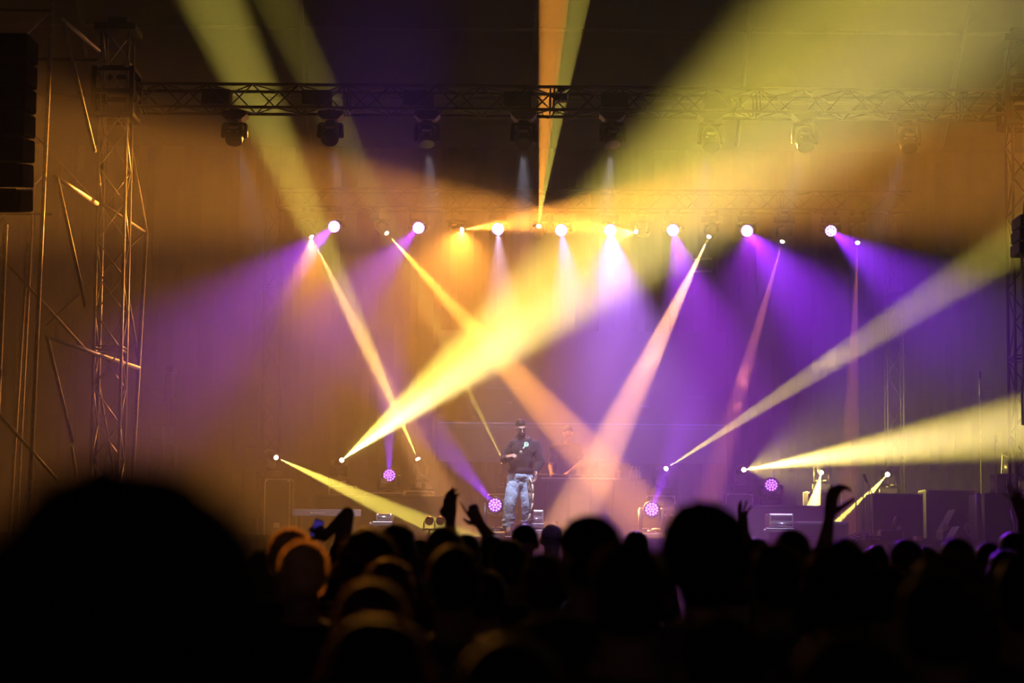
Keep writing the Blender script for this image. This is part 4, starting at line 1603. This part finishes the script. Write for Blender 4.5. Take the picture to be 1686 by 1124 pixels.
CROWD = [
 # px, top, width of the head, hair, label, broad?, hair colour, top, turn
 (212, 772, 500, 'bushy', 'huge blurred dark head nearest the camera filling the lower left corner', 1, 'hairblack', 'tshirt', 4, .215),
 (1035, 893, 214, 'short', 'very large blurred head below centre, nearest in the middle', 1, 'hairblack', 'tshirt', 0, .178),
 (622, 1020, 235, 'long', 'large blurred head at the bottom edge between the huge left head and the centre', 0, 'hair', 'tshirt', 0, .19),
 (612, 957, 150, 'short', 'blurred head with a faint olive rim directly above the bottom-edge head', 0, 'hairbrown', 'tshirt', 5, .17),
 (1159, 828, 142, 'bushy', 'tall bushy dark head overlapping the stage right of centre', 1, 'hairblack', 'tshirt3', -4, .185),
 (968, 848, 124, 'cap', 'dark head in a peaked cap left of the tall bushy head', 1, 'hairblack', 'tshirt', 25, .175),
 (749, 899, 112, 'short', 'rounded dark head under the raised fist, third row back', 0, 'hair', 'tshirt3', 0, .17),
 (895, 912, 100, 'short', 'dark head just left of the large central head with a faint brown rim', 0, 'hairbrown', 'tshirt2', 3, .17),
 (642, 921, 112, 'short', 'dark head with a faint orange rim above the olive-rimmed head', 0, 'hairbrown', 'tshirt', -6, .17),
 (607, 873, 104, 'bushy', 'fluffy dark head below the silver unit with one bright bar', 0, 'hair', 'tshirt', 2, .18),
 (732, 868, 84, 'short', 'dark brown head right below the twin small spotlights', 0, 'hairbrown', 'tshirt2', 0, .17),
 (655, 863, 58, 'long', 'long haired head at the end of the lower yellow beam, left of the twin spotlights', 0, 'hair', 'tshirt', 0, .175),
 (1276, 896, 108, 'short', 'dark head right of the tall bushy head, below the silver unit', 0, 'hair', 'tshirt', 4, .17),
 (1383, 894, 122, 'bushy', 'wide dark head directly below the claw shaped raised hand', 0, 'hairblack', 'tshirt3', -3, .185),
 (1540, 942, 158, 'short', 'large dark head near the bottom right with a faint red rim', 1, 'hair', 'tshirt', 3, .175),
 (1562, 908, 140, 'long', 'brown haired head just above and behind the large head at the bottom right', 0, 'hairbrown', 'tshirt2', -4, .18),
 (1574, 885, 62, 'short', 'small dark head below the wedge monitor with the bright edge', 0, 'hairblack', 'tshirt', 0, .165),
 (1303, 872, 62, 'short', 'round dark head in front of the silver unit before the grey riser', 0, 'hairblack', 'tshirt', 0, .165),
 (864, 862, 42, 'crop', 'small round head in front of the performer\'s right-hand shoe', 0, 'hairblack', 'tshirt', 0, .165),
 (908, 863, 33, 'crop', 'smallest round head just right of the performer\'s silver unit', 0, 'hairblack', 'tshirt', 0, .165),
 (478, 871, 92, 'short', 'rear head of the pair with bright orange rims right of the huge head', 0, 'hairfair', 'tshirt', 10, .165),
 (500, 892, 88, 'short', 'front head of the pair with bright orange rims right of the huge head', 0, 'hairfair', 'tshirt', 12, .142),
 (1628, 893, 52, 'short', 'dark head below the pale rounded post of the side speaker', 0, 'hairblack', 'tshirt3', 0, .165),
 (1686, 915, 130, 'short', 'dark head cut by the right edge, lowest there', 0, 'hairblack', 'tshirt', 0, .17),
 (1490, 887, 58, 'short', 'dark head with a violet rim below the stubby stand', 0, 'hairbrown', 'tshirt', 10, .165),
 (1047, 874, 40, 'short', 'small head between the peaked cap and the tall bushy head', 0, 'hairblack', 'tshirt', 0, .165),
 (1440, 897, 48, 'bun', 'small head below the black lead arching over the deck', 0, 'hair', 'tshirt3', 0, .165),
 (838, 888, 66, 'short', 'dark head below the performer\'s left-hand shoe', 0, 'hair', 'tshirt', 0, .165),
 (694, 888, 50, 'short', 'small dark head at the foot of the lower yellow beam', 0, 'hair', 'tshirt', 0, .165),
 (560, 928, 74, 'short', 'dim head low between the orange-rimmed pair and the fluffy head', 0, 'hair', 'tshirt2', 0, .165),
 (1005, 890, 52, 'short', 'small head peeping over the back of the peaked cap', 0, 'hairblack', 'tshirt3', 0, .165),
 (1208, 905, 82, 'short', 'dark head close at the right of the tall bushy head, lower', 0, 'hairblack', 'tshirt', 0, .165),
 (1345, 902, 60, 'short', 'small head between the claw hand\'s forearm and the round dark head', 0, 'hair', 'tshirt', 0, .165),
 (1524, 900, 50, 'short', 'small head right of the violet-rimmed head', 0, 'hairblack', 'tshirt', 0, .165),
 (1655, 905, 60, 'long', 'long haired head under the raised hand at the right edge', 0, 'hair', 'tshirt2', 0, .17),
 (1460, 930, 96, 'short', 'dim head low between the wide dark head and the bottom right head', 0, 'hairblack', 'tshirt', 0, .17),
 (800, 940, 90, 'short', 'dim head low left of the central head, below the brown-rimmed one', 0, 'hairblack', 'tshirt', 0, .17),
 (1190, 1010, 210, 'short', 'dim head at the bottom between the central head and the lower right', 0, 'hairblack', 'tshirt3', 0, .175),
 (1400, 1040, 230, 'short', 'dim head at the bottom edge left of the large bottom right head', 0, 'hairblack', 'tshirt', 0, .175),
 (842, 1050, 220, 'short', 'dim head at the bottom edge left of the central head', 0, 'hairblack', 'tshirt3', 0, .175),
 (575, 886, 44, 'short', 'small brown head beside the blue glow of the phone', 0, 'hairbrown', 'tshirt2', 0, .165),
 (440, 905, 90, 'short', 'dark head half hidden behind the huge left head', 0, 'hairblack', 'tshirt', 0, .17),
]
# nobody stands inside anybody else: whoever is too close behind steps back, keeping the same line of sight
RAISED_AT = [(768, 877, 11.0), (812, 880, 11.6), (1246, 884, 12.0), (1392, 884, 10.0), (1668, 873, 10.4), (600, 868, 11.5)]
todo = sorted([(F_PX * c[9] / c[2], 0, i) for i, c in enumerate(CROWD)] + [(r[2], 1, i) for i, r in enumerate(RAISED_AT)])
settled, YS = [], {}
for Y0, kind_, i in todo:
    px_, top_ = (CROWD[i][0], CROWD[i][1]) if kind_ == 0 else RAISED_AT[i][:2]
    Y1 = Y0
    for _ in range(60):
        x1 = at(px_, top_, Y1).x
        if all(abs(x1 - x2) > .56 or abs(Y1 - y2) > .44 for x2, y2 in settled):
            break
        Y1 += .05
    settled.append((at(px_, top_, Y1).x, Y1))
    YS[(kind_, i)] = Y1
for i, (px, top, w, hair, lab, bd, hm, sm, turn, wid) in enumerate(CROWD):
    place_crowd(px, top, w, hair, lab, bd, hm, sm, turn, wid, YS[(0, i)])


def raised(px, top, Y, label, side, hand_px, el_px, dirv, nrm, thumb_side, curl, thumb, hair='short', dY=.15, spread=.1, hk=1.0, elY=0.0):
    """a figure with one arm up; side is the shoulder the arm leaves from"""
    c = at(px, top, Y)
    k = c.z / 1.755
    F = Vector((c.x, Y, 0))
    t = thing('person', F, label, 'person', 'people in the crowd with a hand in the air')
    mb = MB()
    crowd_prims(mb, True, 1.0, side)
    for v in mb.bm.verts:
        v.co = v.co * k
    W = at(*hand_px, Y + dY) - F
    E = at(*el_px, Y + dY * .5 + elY) - F
    S = Vector((side * .18, 0, 1.385)) * k
    mb.cap(S, E, .052 * k, .042 * k, 10)
    mb.cap(E, W, .042 * k, .028 * k, 10)
    hand(mb, W, dirv, nrm, thumb_side, curl, thumb, hk, spread)
    me = remeshed('body', mb, .0062, 2)
    me.materials.clear(); me.materials.append(M['skindark'])
    child('body', me, M['skindark'], t)
    mb = MB()
    shirt_prims(mb, 1.0, side)
    for v in mb.bm.verts:
        v.co = v.co * k
    mb.cap(S, S.lerp(E, .5), .07 * k, .062 * k, 10)
    me = remeshed('tshirt', mb, .012, 2, .005)
    me.materials.clear(); me.materials.append(M['tshirt'])
    child('tshirt', me, M['tshirt'], t)
    for nm, me_, m_ in (('trousers', TROUS_ME, 'trouser'), ('hair', HAIR[hair], 'hairblack')):
        o = child(nm, me_, M[m_], t)
        o.scale = (k, k, k)
    return t, W + F


raised(768, 877, YS[(1, 0)], 'person holding a closed hand straight up left of the performer, below the LED wall', -1, (741, 856), (742, 890), (-.02, 0, 1), (.5, .85, 0), 1, (.45, .35, .4, .5), .9, 'short', .15, .0, 1.12)
raised(812, 880, YS[(1, 1)], 'person pointing a finger up between the fist and the performer', -1, (790, 862), (806, 884), (-.55, 0, .85), (.2, 1, .3), 1, (.05, 1.0, 1.1, 1.2), .6, 'short', .15, .02)
raised(1246, 884, YS[(1, 2)], 'person waving an open hand beside the tall bushy head', -1, (1226, 876), (1232, 900), (-.12, 0, 1), (.8, .4, 0), 1, (.15, .1, .2, .4), .3, 'short', .1, .16, 1.05)
raised(1392, 884, YS[(1, 3)], 'person raising a claw shaped hand against the yellow light at the right', -1, (1366, 850), (1357, 898), (.12, 0, 1), (.9, .42, .1), -1, (.75, .7, .6, .5), .5, 'short', .1, .12, 1.22)
raised(1668, 873, YS[(1, 4)], 'person lifting an open hand in front of the side speaker', 1, (1684, 852), (1686, 890), (-.3, 0, 1), (-.5, .8, 0), -1, (.15, .25, .2, .4), .3, 'short', .1, .14, 1.05)
_, ph = raised(600, 868, YS[(1, 5)], 'person with a bent bare arm holding up a blue glowing phone', -1, (533, 884), (572, 846), (-.5, .5, .6), (-.3, .8, .2), 1, (.7, .75, .8, .85), .6, 'short', .25, .05, 1.0, .1)
t = thing('phone', ph + Vector((-.045, .04, .0)), 'phone with a blue glow held up right of the orange-rimmed heads', 'phone')
q = ph + Vector((-.045, .045, .05))
MB().box((q.x - .028, q.y - .004, q.z - .055), (q.x + .028, q.y + .004, q.z + .055), .006, Matrix.Rotation(R(18), 3, 'Y')).build('shell', M['black'], t)
MB().box((q.x - .024, q.y - .008, q.z - .048), (q.x + .024, q.y - .0045, q.z + .048), .0, Matrix.Rotation(R(18), 3, 'Y')).build('screen', M['blue'], t)

# ------------------------------------------------------------------ smoke in the air
def haze_mat(name, dens, aniso, col=(1, 1, 1)):
    m = bpy.data.materials.new(name)
    m.use_nodes = True
    nt = m.node_tree
    nt.nodes.clear()
    out = nt.nodes.new('ShaderNodeOutputMaterial')
    v = nt.nodes.new('ShaderNodeVolumeScatter')
    v.inputs['Density'].default_value = dens
    v.inputs['Anisotropy'].default_value = aniso
    v.inputs['Color'].default_value = (*col, 1)
    nt.links.new(v.outputs[0], out.inputs['Volume'])
    return m


hz = MB().box((-25.5, 15, .05), (25.5, 40.2, 10.9)).build('stage_haze', haze_mat('thin_smoke', .02, .4))
tag(hz, 'thin smoke filling the air over the stage and front rows', 'smoke', None, 'stuff')

def puff_mat(name, dens, scale, seed):
    m = bpy.data.materials.new(name)
    m.use_nodes = True
    nt = m.node_tree
    nt.nodes.clear()
    out = nt.nodes.new('ShaderNodeOutputMaterial')
    v = nt.nodes.new('ShaderNodeVolumeScatter')
    v.inputs['Anisotropy'].default_value = .4
    tc = nt.nodes.new('ShaderNodeTexCoord')
    n = nt.nodes.new('ShaderNodeTexNoise')
    n.noise_dimensions = '4D'
    n.inputs['W'].default_value = seed
    n.inputs['Scale'].default_value = scale
    n.inputs['Detail'].default_value = 3
    n.inputs['Distortion'].default_value = .6
    nt.links.new(tc.outputs['Object'], n.inputs['Vector'])
    ln = nt.nodes.new('ShaderNodeVectorMath')
    ln.operation = 'LENGTH'
    sc_ = nt.nodes.new('ShaderNodeVectorMath')
    sc_.operation = 'MULTIPLY_ADD'
    sc_.inputs[1].default_value = (2, 2, 2)
    sc_.inputs[2].default_value = (-1, -1, -1)
    nt.links.new(tc.outputs['Generated'], sc_.inputs[0])
    nt.links.new(sc_.outputs[0], ln.inputs[0])
    fall = nt.nodes.new('ShaderNodeMapRange')
    fall.inputs['From Min'].default_value = 1.0
    fall.inputs['From Max'].default_value = .35
    nt.links.new(ln.outputs['Value'], fall.inputs['Value'])
    mr = nt.nodes.new('ShaderNodeMapRange')
    mr.inputs['From Min'].default_value = .52
    mr.inputs['From Max'].default_value = .72
    mr.inputs['To Max'].default_value = dens
    nt.links.new(n.outputs['Fac'], mr.inputs['Value'])
    mu = nt.nodes.new('ShaderNodeMath')
    mu.operation = 'MULTIPLY'
    nt.links.new(mr.outputs[0], mu.inputs[0])
    nt.links.new(fall.outputs[0], mu.inputs[1])
    nt.links.new(mu.outputs[0], v.inputs['Density'])
    nt.links.new(v.outputs[0], out.inputs['Volume'])
    return m


for i, (px, py, Y, r, dens, scl, lab) in enumerate((
 (1062, 622, 32.4, (.75, .8, .9), .13, 3.2, 'wisp of smoke lit inside the right orange beam'),
 (1395, 562, 28.9, (1.3, .9, .8), .13, 2.4, 'wisp of smoke lit inside the long thin yellow beam at the right'),
 (1215, 650, 32.3, (.6, .7, .9), .13, 3.2, 'wisp of smoke lit inside the faint red beam'),
 (410, 560, 31.5, (1.6, 1.0, 1.5), .05, 1.1, 'faint cloud of smoke drifting left of the purple glow'))):
    c = at(px, py, Y)
    o = MB().sph((0, 0, 0), r, 20).build('smoke_puff', puff_mat('thick_smoke', dens, scl, i * 3.3), None, True)
    o.location = c
    tag(o, lab, 'smoke', None, 'stuff')

for o in bpy.data.objects:
    if '_o' in o:
        del o['_o']
